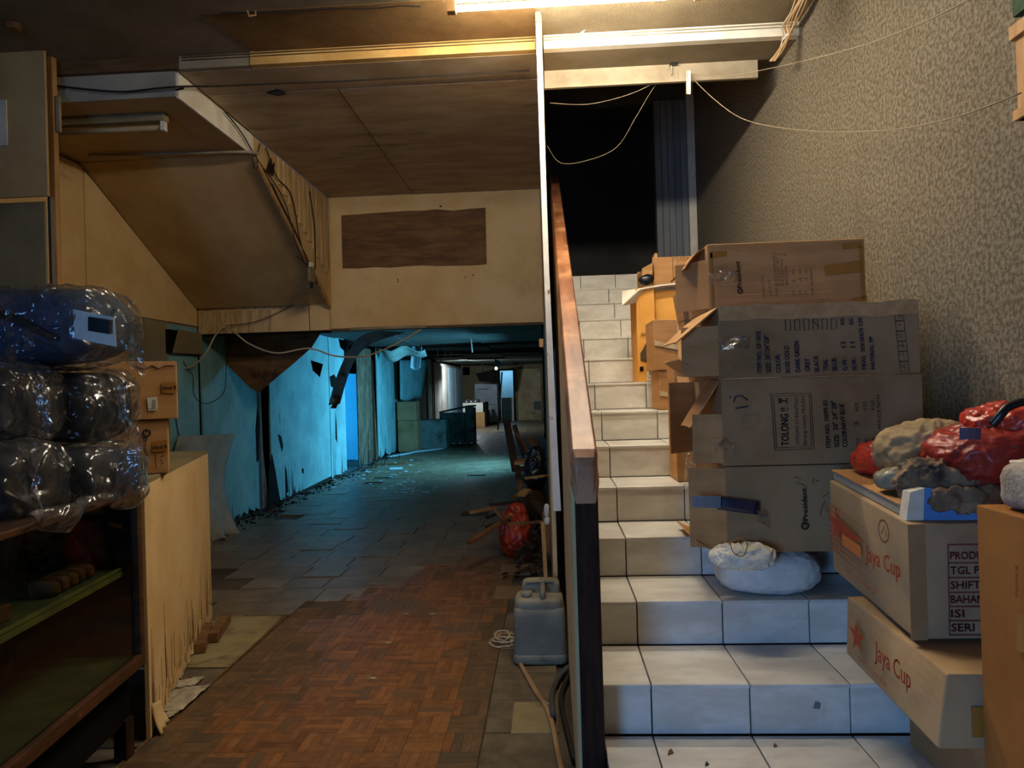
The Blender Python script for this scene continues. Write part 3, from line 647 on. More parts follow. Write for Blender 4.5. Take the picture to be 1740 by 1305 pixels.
for k in range(2): put('burner', MB().tube([(p0.x+.15+.26*k,25.28,sz+.11),(p0.x+.15+.26*k,25.28,sz+.135)], .07, 12), m_vdark, t)
p0, p1 = PY(808,722,26.5), PY(845,651,26.5)
t = thing('refrigerator', ((p0.x+p1.x)/2,26.85,0), 'old grey refrigerator beside the stove at the back', 'refrigerator')
m_fr = M('grey_enamel', '#7d858a', '#6b7378', 3, .5)
put('body', MB().box((p0.x,26.5,.06),(p1.x,27.15,p1.z)), m_fr, t, bevel=.015); put('door', MB().slab((p0.x+.01,26.5,.1), (p1.x-p0.x-.02,0,0), (0,0,.62), (0,-.03,0), .008), m_fr, t)
put('freezer_door', MB().slab((p0.x+.01,26.5,.74), (p1.x-p0.x-.02,0,0), (0,0,p1.z-.76), (0,-.03,0), .008), m_fr, t); put('handle', MB().box((p0.x+.12,26.43,p1.z-.22),(p0.x+.5,26.47,p1.z-.19)), m_vdark, t)
put('base', MB().box((p0.x+.03,26.53,0),(p1.x-.03,27.1,.06)), m_black, t)
t = thing('range_hood', (-2.2,26.0,1.5), 'dark sagging hood hanging above the stove', 'hood')
put('canopy', MB().prism([PY(808,635,25.6),PY(842,627,25.6),PY(838,650,25.6),PY(815,648,25.6)], (0,.5,0)), m_void, t)
put('bracket', MB().beam(PY(820,634,25.8), V((PY(820,634,25.8).x,25.8,2.31)), .04, .03, (0,1,0)), m_darkwood, t)
a, b = PY(845,690,23), PY(853,632,23)
put('leaning_pole', MB().beam((a.x,a.y,.0), b, .05, .05, (0,1,0)), m_darkwood, None, 'thin dark pole leaning beside the far doorway', 'pole')
# white door leaf standing in the far doorway
a = PY(853,715,28.6); t = thing('door_leaf', (a.x+.2,28.6,0), 'white panelled door leaf standing in the far doorway', 'door')
put('panel', MB().box((a.x,28.6,0),(a.x+.48,28.64,.95)), m_whitetrim, t); 
for z0, z1 in ((.08,.5),(.58,.88)): put('moulding', MB().box((a.x+.06,28.585,z0),(a.x+.42,28.60,z1)), m_bluepale, t)
# planks and dirt lying on the corridor floor
for k, (p, q, wd) in enumerate((((700,768),(750,762),.12),((640,789),(690,787),.14),((662,797),(684,796),.2),((660,776),(700,769),.1))):
    a, b = PZ(*p,.015), PZ(*q,.015); put('fallen_plank', MB().beam(a, b, wd, .02), m_bluepale if k != 1 else m_ply, None,
    ['long pale blue plank lying on floor in front of the green chest','dark plank lying on floor by the bright blue opening','short pale board on floor near the bright opening','thin pale lath lying by the brown cartons'][k], 'plank')
r5 = random.Random(77); mb = MB()
for k in range(420):
    px = r5.uniform(0,1); p = V((XL+.05+abs(r5.gauss(0,.16)), r5.uniform(6.8,16), 0)); s_ = r5.uniform(.012,.05)
    d = V((r5.uniform(-1,1), r5.uniform(-1,1), r5.uniform(-.15,.15)))*s_; mb.beam(p+V((0,0,.008)), p+d+V((0,0,.01+abs(d.z))), s_*.6, .008)
put('wall_rubble', mb, m_void, None, 'crumbled dark rubble along foot of the blue wall', 'rubble', kind='stuff')
mb = MB()
for k in range(60):
    p = PZ(r5.uniform(540,720), r5.uniform(782,845), .004); s_ = r5.uniform(.03,.1); a = r5.uniform(0,3)
    mb.beam(p, p+V((math.cos(a),math.sin(a),0))*s_, s_*.5, .006)
put('floor_litter', mb, m_bluepale, None, 'pale flakes littering the floor near bright opening', 'litter', kind='stuff')
# leaning warped board at the mouth
def lean(u, v):
    b = PZ(318+u*82, 944-u*38, .0); base = V((b.x,b.y,.01)); top = V((XL+.09, 6.35+u*1.15, 1.02-.05*u)); p = base.lerp(top, v)
    p.x -= .14*math.sin(v*math.pi)*(1-.2*u); p += V((.05*(1-v)**6*math.sin(u*20),0,.02*(1-v)**8*math.sin(u*31))); return p
put('leaning_board', MB().sheet(lean, 24, 16, .012), m_greyboard, None, 'warped grey-white board leaning on the wall at the corridor mouth', 'board', smooth=True)
a = PX(277,566,XL+.05)
t = thing('meter_box', (XL+.08,6.6,1.8), 'small open teal box fixed high on wall at the corridor mouth', 'box')
y0, y1 = PX(283,590,XL+.02).y, PX(340,590,XL+.02).y; zt, zb = PX(300,562,XL+.02).z, PX(300,601,XL+.02).z
put('back', MB().box((XL+.014,y0,zb),(XL+.05,min(y1,YW-.03),zt)), m_void, t); put('lid', MB().prism([(XL+.055,y0+.03,zb),(XL+.055,min(y1,YW-.03),zb+.01),(XL+.055,min(y1,YW-.03),zt),(XL+.09,y0+.08,zt)], (.008,0,0)), m_olive, t)
# ------------------------------------------------------------------ lamps and cables
lt = thing('tube_lamp', (.17,3.455,3.25), 'glowing white fluorescent tube lamp on the ceiling', 'lamp')
put('tube', MB().tube([(-.41,3.455,3.25),(.75,3.455,3.25)], .014, 12), emis('tube_glow',(1,.89,.72),TUBE_POWER), lt, smooth=True)
put('batten', MB().box((-.44,3.405,3.300),(.78,3.505,3.388)), m_paletrim, lt, bevel=.004)
for x in (-.43,.77): put('socket', MB().box((x-.022,3.433,3.228),(x+.022,3.477,3.30)), m_newwood, lt, bevel=.004)
l2 = thing('tube_lamp', (.15,2.62,3.30), 'second fluorescent tube lamp on ceiling, nearer the viewer', 'lamp')
put('tube', MB().tube([(-.43,2.62,3.25),(.73,2.62,3.25)], .014, 12), emis('tube_glow_near',(1,.89,.72),TUBE_POWER*.5), l2, smooth=True)
put('batten', MB().box((-.46,2.57,3.30),(.76,2.67,3.388)), m_paletrim, l2, bevel=.004)
for x in (-.45,.75): put('socket', MB().box((x-.022,2.598,3.228),(x+.022,2.642,3.30)), m_newwood, l2, bevel=.004)
lf = thing('dead_tube_lamp', PY(230,200,4.75), 'dusty unlit fluorescent fitting under the left soffit', 'lamp')
z = 3.168; yk = PZ(230,196,z).y
put('batten', MB().box((XL+.05,yk-.03,z-.05),(-2.36,yk+.03,z)), m_olive, lf, bevel=.005); put('tube', MB().tube([(XL+.08,yk,z-.085),(-2.39,yk,z-.085)], .015, 10), m_paletrim, lf, smooth=True)
for x in (XL+.07,-2.38): put('socket', MB().box((x-.012,yk-.02,z-.108),(x+.012,yk+.02,z-.05)), m_white, lf)
m_wired2 = M('dusty_wire', '#84775f', None, rough=.7)
def cable(name, pts, r, mat, label, cat='cable', n=6, group=None): return put(name, MB().tube(pts, r, n), mat, None, label, cat, group, smooth=True)
# wires over the stairs
h0 = PY(1170,126,4.33)
cable('wire', [h0]+[p for p in spl([h0, PY(1230,129,4.0), PW(1310,116,3.6), PW(1450,82,2.7), PW(1560,42,2.3), PW(1660,-8,2.0)],6)], .0022, m_wired2, 'upper thin wire swagged across the felt wall')
cable('wire', spl([h0, PY(1215,170,4.1), PY(1270,205,3.9), PW(1370,222,3.5), PW(1500,222,2.9), PW(1620,200,2.3), PW(1735,158,2.05)],6), .0024, m_wired2, 'lower knotted wire sagging across the felt wall')
cable('wire', spl([PY(1140,112,4.33), PY(1120,135,4.35), PY(1070,160,4.4), PY(1000,177,4.4), PY(934,175,4.4)],6), .0018, m_wired2, 'upper wire sagging across top of the dark doorway')
cable('wire', spl([PY(1140,115,4.33), PY(1110,150,4.4), PY(1080,200,4.5), PY(1048,250,4.6), PY(1000,272,4.6), PY(953,277,4.6), PY(930,248,4.5)],6), .0018, m_wired2, 'kinked wire hanging low in front of the dark doorway')
put('hanging_tag', MB().sheet(lambda u, v: PY(1166+u*8, 120+v*40, 4.30)+V((0,.006*math.sin(u*3),0)), 4, 6, .006), m_whitetrim, None, 'folded white strip hanging from the knotted wire', 'strip')
p = PY(1141,112,4.325); t = thing('cable_clip', p, 'dark cable clip with short dangling tube under the beam', 'clip')
put('clip', MB().box((p.x-.012,p.y-.02,p.z),(p.x+.035,p.y+.009,p.z+.02)), m_black, t); put('stub', MB().tube([p, p+V((.0,0,-.055))], .006), m_paletrim, t)
# bundle of cables at the beam's right end
pts0 = [(1368,-12),(1352,20),(1340,45),(1338,62),(1326,84),(1312,104)]
for k in range(6):
    dx = (k-2.5)*4.2*(1 if k else 1.2)
    cable('wire', spl([PY(x+dx*(1-.8*i/5)+ (3*math.sin(i*2+k)), y, 4.02-.01*k-(.28 if i == 0 else .14 if i == 1 else 0)) for i, (x, y) in enumerate(pts0)],5), .0045, m_newwood if k % 2 else m_wire, 'wire in the bundle at the right end of the white trim', 'cable', 6, 'wires bundled at the beam corner')
p = PY(1336,62,4.03); put('bundle_clip', MB().tube([p+V((-.02,-.01,-.02)), p+V((.0,-.03,.0)), p+V((.03,-.01,.02))], .006), m_white, None, 'small white clip on the cable bundle', 'clip')
p = PY(992,60,4.03); put('wire_tuft', MB().tube([p+V((-.004,0,.09)), p+V((.0,-.01,.0)), p+V((-.02,-.012,-.03))], .004).tube([p+V((.02,-.01,.03)), p+V((-.02,-.01,.01))], .003), m_white, None, 'white twist of string on the white trim', 'string')
p = PZ(420,18,3.386); put('ceiling_wire', MB().tube(arc(p+V((-.14,0,-.004)), p+V((.9,.05,-.004)), 0, 10, .006, 3), .004), m_wiredk, None, 'dark wire running over the stippled ceiling', 'cable')
p = PZ(420,18,3.386); put('ceiling_hook', MB().tube([p, p+V((.01,0,-.03)), p+V((.04,.01,-.02)), p+V((.04,.01,0))], .005), m_newwood, None, 'small bent hook on the stippled ceiling', 'hook')
p = PZ(22,42,3.386); put('ceiling_rose', MB().tube([p, p+V((0,0,-.03))], [.05,.035], 10), m_ply, None, 'dark round fitting on the ceiling in the left corner', 'fitting')
# wires on the left
cable('wire', spl([PY(88,145,4.07), PY(150,152,4.07), PY(210,156,4.06), PY(270,150,4.05), PY(312,147,4.06), PY(356,147,4.3)],5), .006, m_wiredk, 'upper dark cable sagging along the left beam')
cable('wire', spl([PY(88,174,4.2), PY(140,175,4.2), PY(220,168,4.15), PY(312,150,4.08)],5), .006, m_wiredk, 'lower dark cable sagging under the left beam')
cable('wire', spl([PZ(358,147,3.30), PZ(470,142,3.30), PZ(585,138,3.302), PZ(900,120,3.302)],4), .004, m_wiredk, 'dark cable along the ceiling board joint')
sy = 5.12; cable('conduit', spl([PZ(150,264,3.15), PZ(260,262,3.15), PZ(350,259,3.15), PZ(420,258,3.15), V((-2.13,5.2,3.19)), V((-2.125,5.25,3.28))],4), .011, m_paletrim, 'bent grey conduit crossing the top of the sloping panel', 'pipe')
fx = sx+.022
def F(px, py): return PX(px, py, fx)
for k, (pl_, lab) in enumerate((([(382,190),(410,225),(440,275),(478,330),(495,380),(505,420),(535,478)],'longest wire looping down the slatted side board'),
    ([(452,250),(470,300),(490,322),(500,350),(508,400),(520,440),(540,485)],'wire zigzagging down the slatted side board'),
    ([(462,312),(480,350),(505,400),(540,490)],'taut wire running to the junction box'),
    ([(526,325),(534,380),(536,450),(530,480)],'wire hanging beside the panel corner'),
    ([(505,436),(520,448),(532,460),(540,488)],'short wire bunched above the junction box'))):
    cable('wire', spl([F(x,y) for x, y in pl_],5), .005, m_wiredk, lab)
p = F(533,487); t = thing('junction_box', p, 'dark broken junction box where the wires end', 'box')
put('body', MB().box((p.x-.002,p.y-.1,p.z-.03),(p.x+.03,p.y+.1,p.z+.02)), m_black, t); put('cover', MB().box((p.x,p.y-.15,p.z+.03),(p.x+.025,p.y-.02,p.z+.16)), m_olive, t); put('plug', MB().box((p.x,p.y-.13,p.z+.16),(p.x+.03,p.y-.07,p.z+.2)), m_white, t)
p = F(462,285); put('wall_hole_cover', MB().prism([p+V((0,-.09,-.04)),p+V((0,.02,-.06)),p+V((0,.05,.06)),p+V((0,0,.02)),p+V((0,-.02,.07))], (.006,0,0)), m_black, None, 'torn black patch on the slatted side board', 'patch')
p = F(431,268); put('wire_loop', MB().tube([p+V((.01,.05*math.cos(a),.05*math.sin(a)-.03)) for a in [i*.5 for i in range(13)]], .004), m_wiredk, None, 'small coil of wire at the upper end of the slope', 'wire')
# pale cable slung over the mouth
cable('wire', spl([PY(307,627,6.6), PY(330,620,6.6), PY(350,600,6.6), PY(366,570,6.7), PY(382,556,6.86), PY(400,566,6.7), PY(425,585,6.7), PY(470,600,6.7), PY(525,592,6.8), PY(570,605,6.8), PY(620,605,6.8), PY(670,586,6.82), PY(715,560,6.86)],6), .008, m_wire, 'pale cable slung in swags across the corridor mouth')
cable('wire', spl([PY(385,553,6.86), PY(430,548,6.85), PY(480,527,6.85), PY(532,495,6.85)],5), .004, m_wiredk, 'dark wire rising over the lintel boards')
cable('wire', spl([PY(305,560,6.6), PY(306,600,6.6), PY(318,625,6.6), PY(328,640,6.6), PY(330,672,6.6), PY(350,686,6.7), PY(378,670,6.9), PY(384,640,7.0), PY(383,580,7.0)],5), .004, m_wiredk, 'dark wire looping down the teal wall')
cable('wire', spl([PX(299,712,XL+.03), PX(303,735,XL+.03), PX(313,765,XL+.03)],4), .005, m_wiredk, 'short dark wire above the tan counter end')
# ------------------------------------------------------------------ post and boards at far left
pp = PZ(82,80,3.36); yk = 3.97
t = thing('upright_post', (-2.75,yk,0), 'tall raw wood post standing behind the display case', 'post')
a, b = PY(78,80,yk), PY(87,80,yk)
put('post', MB().box((a.x,yk,.0),(b.x+.002,yk+.04,3.388)), m_newwood, t, bevel=.002); put('batten', MB().box((b.x+.01,yk+.01,2.95),(b.x+.03,yk+.03,3.16)), m_paletrim, t)
put('gap_shade', MB().box((a.x-.022,yk+.01,.0),(a.x-.001,yk+.03,3.388)), m_vdark, t)  # dark strip fills the gap beside the post, its shade put into the colour
c = PY(74,84,3.9); d = PY(0,336,3.9)
put('hanging_board', MB().slab((d.x-.5,3.92,d.z), (c.x-d.x+.5,0,0), (0,0,c.z-d.z), (0,-.015,0), .003), m_tan2, None, 'brown board fixed high in the left corner beside the post', 'board')
e = PY(76,342,3.95); put('lower_board', MB().slab((XL+.02,3.96,0.02), (e.x-XL-.02,0,0), (0,0,e.z-.02), (0,-.012,0), .003), m_olive, None, 'dull olive board below the hanging board in the left corner', 'board')
p = PY(1,165,3.86); q = PY(4,243,3.86); put('paper_edge', MB().box((p.x-.2,3.895,q.z),(q.x,3.903,p.z)), m_whitetrim, None, 'pale paper edge on the brown board at the picture edge', 'paper')
# ------------------------------------------------------------------ counter with rotten panel
P0, P1 = V((-1.66,2.80,0)), V((-2.14,4.31,0)); pd = (P1-P0).normalized(); pn = V((pd.y,-pd.x,0))
ct = thing('counter', ((P0.x+P1.x)/2-.3,(P0.y+P1.y)/2,0), 'tan counter whose front panel is rotten along the floor', 'counter')
pm = put('front_panel', ragged(P0-pn*.0, P1-P0, V((0,0,1.03)), -pn*.016, 61, 34, .26, .03, .016), m_tan, ct)
m_rot = M('rot_stain', '#6b4a28', '#3a2716', 20, .9)
mb = MB(); r6 = random.Random(9)
for k in range(70):
    t_ = r6.uniform(.02,.98); h = r6.random()**2*.30; x = P0.lerp(P1, t_)+pn*.0015+V((0,0,r6.uniform(.02,.12)+h*.2)); wd = r6.uniform(.0015,.004)
    mb.prism([x+pd*wd, x-pd*wd, x+pd*r6.uniform(-.008,.008)+V((0,0,.03+h))], pn*.001)
put('rot_cracks', mb, m_rot, pm, kind='stuff')
put('end_panel', MB().prism([P1, P1-V((.7,.0,0)), P1-V((.7,0,0))+V((0,0,1.03)), P1+V((0,0,1.03))], (0,-.016,0)), m_tan2, ct)
put('counter_top', MB().prism([P0+V((.0,.0,1.03)), P1+V((0,0,1.03)), P1+V((-.75,0,1.03)), P0+V((-.85,0,1.03))], (0,0,.016)), m_olive, ct)
put('inner_frame', MB().box((-2.7,3.2,0),(-2.6,4.2,1.03)), m_darkwood, ct)
def curl(u, v):
    a = P0+pd*(.02+.13*u)+pn*(.006+.03*(1-v)**2)+V((0,0,.005+.13*v*(1-.3*u))); return a + pn*.006*math.sin(u*14)
put('peeling_skin', MB().sheet(curl, 10, 8, .004), m_tan, ct, smooth=True)
# ------------------------------------------------------------------ display case
C0 = V((-1.63,2.70,0)); cdv = V((.128,-1,0)).normalized(); cn = V((1,.128,0)).normalized(); Lc = 1.25; Dc = .48
dc = thing('display_case', C0+cdv*Lc/2-cn*Dc/2, 'glass display case in dark wood frame left foreground', 'display case')
def cp(s_, d_, z): return C0+cdv*s_-cn*d_+V((0,0,z))
def cbeam(a, b, wd, ht): return MB().beam(a, b, wd, ht)
put('base', MB().prism([cp(.0,.05,.14),cp(Lc,.05,.14),cp(Lc,Dc,.14),cp(.0,Dc,.14)], (0,0,.21)), m_void, dc)
for s_ in (.03,Lc-.03):
    for d_ in (.06,Dc-.04): put('leg', MB().beam(cp(s_,d_,0), cp(s_,d_,.15), .05, .05, (0,1,0)), m_darkwood, dc)
m_case = M('brown_case_frame', '#54361f', '#392313', 12, .45, .4, stretch=(.6,.6,4), stain='#a87f50', sscale=9, slo=.6, shi=.7, samt=.6)
put('bottom_rail', MB().beam(cp(0,.0,.37), cp(Lc,.0,.37), .035, .045), m_case, dc, bevel=.004); put('top_rail', MB().beam(cp(0,.0,1.018), cp(Lc,.0,1.018), .022, .022), m_case, dc, bevel=.004)
put('end_stile', MB().beam(cp(.012,.0,.36), cp(.012,.0,1.01), .03, .028, (0,1,0)), m_case, dc, bevel=.004); put('back_stile', MB().beam(cp(.012,Dc,.36), cp(.012,Dc,1.01), .03, .03, (0,1,0)), m_darkwood, dc)
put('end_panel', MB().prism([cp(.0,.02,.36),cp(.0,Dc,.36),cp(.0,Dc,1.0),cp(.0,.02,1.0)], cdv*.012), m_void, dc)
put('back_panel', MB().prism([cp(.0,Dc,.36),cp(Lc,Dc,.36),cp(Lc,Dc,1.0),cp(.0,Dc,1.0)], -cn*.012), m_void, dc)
m_green = M('green_case_lining', '#565a38', '#45482c', 8, .9); m_greenedge = M('green_shelf_edge', '#958f50', '#7b7642', 8, .6)  # shelf lip is a paler, yellower green than the lining
put('floor_board', MB().prism([cp(.01,.02,.375),cp(Lc,.02,.375),cp(Lc,Dc,.375),cp(.01,Dc,.375)], (0,0,.012)), m_green, dc)
put('top_board', MB().prism([cp(.0,.0,1.012),cp(Lc,.0,1.012),cp(Lc,Dc,1.012),cp(.0,Dc,1.012)], (0,0,.018)), m_darkwood, dc)
put('glass_front', MB().prism([cp(.02,.003,.39),cp(Lc,.003,.39),cp(Lc,.003,1.005),cp(.02,.003,1.005)], -cn*.004), glassy('case_glass'), dc)
sh = put('shelf', MB().prism([cp(.03,.06,.715),cp(Lc,.06,.715),cp(Lc,Dc-.02,.715),cp(.03,Dc-.02,.715)], (0,0,.012)), m_green, dc)
put('shelf_lip', MB().prism([cp(.03,.055,.70),cp(Lc,.055,.70),cp(Lc,.055,.718),cp(.03,.055,.718)], cn*.006), m_greenedge, sh); put('shelf_lip', MB().prism([cp(.03,.058,.722),cp(Lc,.058,.722),cp(Lc,.058,.734),cp(.03,.058,.734)], cn*.006), m_greenedge, sh)
m_roll = M('brown_goods', '#7d4f30', '#5f3a22', 14, .8)
for k in range(5):
    c_ = cp(.16+.055*k,.14,.755); g = put('wallet_roll', blob(c_, (.05,.024,.028), 3.5, .004, 20, k, 16, 10), m_roll, None, ['brown leather roll at the right end of the shelf row','second brown leather roll from right on the case shelf','middle brown leather roll on the case shelf','fourth brown leather roll from right on the case shelf','leftmost brown leather roll of the shelf row'][k], 'roll', 'brown rolls on the case shelf', smooth=True)
put('goods_box', MB().prism([cp(.62,.10,.728),cp(.80,.10,.728),cp(.80,.22,.728),cp(.62,.22,.728)], (0,0,.05)), m_roll, None, 'small brown box at left end of the case shelf', 'box', bevel=.006)
# wood offcuts and papers on the floor beside the counter
for k, (p, q, lab) in enumerate((((340,1102),(352,1066),'nearer square wood offcut on the floor by the counter'),((362,1084),(384,1050),'longer wood offcut lying behind the nearer one by the counter'))):
    a, b = PZ(*p,.03), PZ(*q,.03); put('wood_offcut', MB().beam(a, b, .055, .055), m_ply, None, lab, 'wood block', bevel=.003)
m_paper = M('dirty_paper', '#b5aa94', '#8e846f', 20, .9)
for k, (cxy, sz_, lab) in enumerate((((315,1163),.10,'largest torn paper scrap beside the rotten counter panel'),((305,1190),.12,'long pale paper strip on the floor by the counter'),((280,1218),.07,'small crumpled paper scrap nearest the display case'))):
    p = PZ(*cxy,.005); rr = random.Random(k+3)
    put('paper_scrap', MB().sheet(lambda u, v, p=p, k=k: p+V(((u-.5)*sz_*1.2,(v-.5)*sz_*(2.2 if k == 1 else 1)+(u-.5)*.05,.006+.012*abs(nz((u*3,v*3,k),1.5)))), 9, 9, .001), m_paper, None, lab, 'paper')
# ------------------------------------------------------------------ goods in clear wrap on the case
m_navy = M('navy_fabric', '#1c2334', '#12161f', 20, .7); m_blackf = M('black_fabric', '#15161a', '#0d0e10', 20, .65); m_denim = M('blue_grey_fabric', '#2c3f58', '#1d2a3c', 12, .8)
m_wrap = plastic('clear_wrap'); m_tagw = M('white_card', '#d8d4c6', '#bdb9ab', 9, .6)
def wrapped(px, py, Y, hs, mat, label, seed, tail=None, flat=None):
    hs = (hs[0],hs[1],hs[2]+.004)
    c = PY(px,py,Y); t = thing('wrapped_bag', (c.x,c.y,c.z-hs[2]), label, 'bag', 'bags in clear plastic on the display case')
    put('bag', blob(c, (hs[0]*.88,hs[1]*.88,hs[2]*.93), 3.4, .014, 5, seed, 36, 22, .006, 9, flat=flat), mat, t, smooth=True)
    put('strap', MB().tube(spl([c+V((-hs[0]*.5,-hs[1]*.95,hs[2]*.5)), c+V((0,-hs[1]*1.0,hs[2]*.1)), c+V((hs[0]*.5,-hs[1]*.93,-hs[2]*.4))],5), .012, 5), m_blackf, t)
    w_ = put('plastic_wrap', blob(c, (hs[0]*.985,hs[1]*.985,hs[2]*.985), 3.2, .012, 6, seed+9, 140, 84, .022, 8.5, flat=flat), m_wrap, t, smooth=True)
    if tail:
        a = PY(*tail[0],Y-.05); b = PY(*tail[1],Y-.05); s_ = random.Random(seed)
        put('wrap_tail', MB().sheet(lambda u, v: a.lerp(b,v)+V((.02*nz((u*4,v*3,seed),1.3),.03*nz((u*5,v*4,seed+2),1.2),(u-.5)*(.05+.16*v)*(1+.3*nz((u*6,v*2,seed+5),1)))), 12, 10, .0006), m_wrap, w_, smooth=True)
    return t, c
t, c = wrapped(92,558,2.52,(.27,.2,.135),m_denim,'topmost wrapped bag of the stack, blue-grey with white card',71,((195,560),(243,602)))
card = PY(165,553,2.29); 
put('white_card', MB().sheet(lambda u, v: PY(122+u*70+v*4, 525+v*50+u*14, 2.335)+V((0,.03*(u-.5)**2,0)), 8, 8, .002), m_tagw, t)
put('buckle', MB().sheet(lambda u, v: PY(150+u*36, 538+v*24+u*6, 2.325)+V((0,.01*(u-.5)**2,0)), 4, 4, .004), m_blackf, t)
wrapped(140,692,2.60,(.15,.19,.135),m_blackf,'middle wrapped bag on the right side of the stack, black',72,((200,668),(214,690)))
wrapped(18,690,2.30,(.12,.17,.13),m_blackf,'middle wrapped bag at the left picture edge with white tag',73,((62,672),(82,694)))
wrapped(146,812,2.50,(.165,.2,.112),m_navy,'bottom wrapped bag on the right side of the stack, navy blue',74,((190,815),(238,772)),1.034)
wrapped(14,822,2.16,(.12,.17,.122),m_blackf,'bottom wrapped bag at the left picture edge',75,((50,790),(66,808)),1.034)
def drape(u, v):
    p = cp(.0+.75*u, 0, 1.035); return p + cn*(.03+.02*math.sin(u*19)+.02*math.sin(v*4)) + V((0,0,.03-.07*v*(1+.35*math.sin(u*11))))
put('loose_plastic', MB().sheet(drape, 60, 8, .0006), m_wrap, None, 'loose clear plastic draped over top edge of the display case', 'plastic', smooth=True)
# ------------------------------------------------------------------ cartons
m_tape = M('brown_tape', '#a5722f', '#96652a', 10, .3, .5); m_cleartape = M('clear_tape', '#c9b896', '#b59c72', 12, .15, .6); m_label = M('paper_label', '#d9d5c8', None, rough=.6)
m_tapestain = M('tape_stain', '#9a7c57', '#8f714c', 10, .35, .4)
m_darkgap = M('carton_inside', '#6b4b2c', '#5a3e24', 6, .9)
def carton_body(w_, d_, h_, seed, amp=.004, n=7, taper=0):
    """soft-sided box, origin bottom centre"""
    mb = MB()
    def face(o, u, v, nrm):
        def fn(a, b):
            p = V(o)+V(u)*a+V(v)*b; k = math.sin(math.pi*a)*math.sin(math.pi*b)
            return p + V(nrm)*(k*amp*(nz(p,4,seed)*1.2))
        mb.grid(fn, n, n)
    x, y = w_/2, d_/2
    face((-x,-y,0),(w_,0,0),(0,0,h_),(0,-1,0)); face((x,-y,0),(0,d_,0),(0,0,h_),(1,0,0)); face((x,y,0),(-w_,0,0),(0,0,h_),(0,1,0)); face((-x,y,0),(0,-d_,0),(0,0,h_),(-1,0,0))
    face((-x,-y,h_),(w_,0,0),(0,d_,0),(0,0,1)); face((-x,y,0),(w_,0,0),(0,-d_,0),(0,0,-1))
    me = mb.mesh('carton_body'); bm = bmesh.new(); bm.from_mesh(me); bmesh.ops.remove_doubles(bm, verts=bm.verts[:], dist=.0005); bmesh.ops.recalc_face_normals(bm, faces=bm.faces[:]); bm.to_mesh(me); bm.free(); return me
def carton(label, x0, x1, y0, y1, z0, z1, seed, mat=None, amp=.004, rzd=0, name='carton', group=None):
    t = thing(name, ((x0+x1)/2,(y0+y1)/2,z0), label, 'box', group, math.radians(rzd))
    put('body', carton_body(x1-x0, y1-y0, z1-z0, seed, amp), mat or m_card, t, local=True, bevel=.004)
    return t
def PN(px, py, P):
    d = ray(px, py); return EYE + d*((P[0]-EYE).dot(P[1])/d.dot(P[1]))
def ftext(t, Y, rows, mat, nrm=(0,-1,0), lift=.006, plane=PY, name='printed_text', bold=False):
    """rows: (text, start px, end px, cap height px) laid on the plane Y"""
    mb = MB()
    for s_, a, b, h in rows:
        A, B_ = plane(*a,Y), plane(*b,Y); dep = (A-EYE).dot(FWD); lettering(mb, s_, A, B_, h*dep/FPX, nrm, lift, bold)
    return put(name, mb, mat, t, recalc=False)
def fstroke(t, Y, lines, mat, wd=.004, nrm=(0,-1,0), lift=.006, plane=PY, name='printed_mark', par=None):
    mb = MB()
    for pts in lines: stroke(mb, [plane(*p,Y) for p in pts], wd, nrm, lift)
    return put(name, mb, mat, par or t, recalc=False)
def fpatch(t, Y, quad, mat, name, th=.0015, lift=.004, plane=PY, nrm=None):
    n_ = V(nrm or ((0,-1,0) if plane is PY else (-1,0,0)))
    return put(name, MB().prism([plane(*p,Y)+n_*lift for p in quad], n_*th), mat, t)
def emblem(t, Y, c, r, plane=PY, nrm=(0,-1,0)):
    p = plane(*c,Y); R_ = r*(p-EYE).dot(FWD)/FPX; mb = MB(); n = 18; N_ = V(nrm); A_ = V((0,0,1)).cross(-N_).normalized()*-1
    E = lambda a, b, l: p+A_*a+V((0,0,b))+N_*l
    vs = [E(R_*math.cos(2*math.pi*i/n),R_*math.sin(2*math.pi*i/n),.006) for i in range(n)]; mb.add(vs,[tuple(range(n))])
    o = put('logo', mb, m_ink, t, recalc=False)
    mk = MB(); stroke(mk, [E(-R_*.45,R_*.4,.006), E(0,-R_*.1,.006), E(R_*.45,R_*.4,.006)], R_*.22, nrm, .001); stroke(mk, [E(-R_*.5,-R_*.1,.006), E(0,-R_*.55,.006), E(R_*.5,-R_*.1,.006)], R_*.2, nrm, .001)
    put('logo_mark', mk, m_card, o, recalc=False)
# two small cartons behind the wrapped bags, on the counter, turned towards the room
fn_ = V((.47,-.88,0)).normalized()
def turned(label, pxl, pxr, py, z0, h_, Ymid, seed):
    P = (PY((pxl+pxr)/2, py, Ymid), fn_); a, b = PN(pxl,py,P), PN(pxr,py,P); wd = (b-a).xy.length; c = (a+b)/2 - fn_*.16
    t = thing('carton', (c.x,c.y,z0), label, 'box'); me = carton_body(wd, .32, h_, seed, .003); me.transform(Matrix.Rotation(math.atan2(fn_.x,-fn_.y),4,'Z'))
    put('body', me, m_card, t, local=True, bevel=.004); return t, P
t, P = turned('lower of two cartons behind wrapped bags, its print reading downwards', 150, 286, 760, 1.048, .238, 3.02, 81)
K = dict(nrm=tuple(fn_), plane=PN)
ftext(t, P, [('ITEM',(213,731),(213,748),7),('SIZE',(203,731),(203,747),7),('COLOR',(192,731),(192,758),7),('C-',(214,766),(214,776),7)], m_ink, **K)
emblem(t, P, (249,736), 7, **K); ftext(t, P, [('President',(243,744),(245,791),7)], m_ink, bold=True, **K)
fpatch(t, P, [(258,750),(284,748),(285,766),(259,768)], m_tape, 'tape', **K); ftext(t, P, [('ideal 8',(260,763),(283,761),6)], m_ink, lift=.008, bold=True, **K)
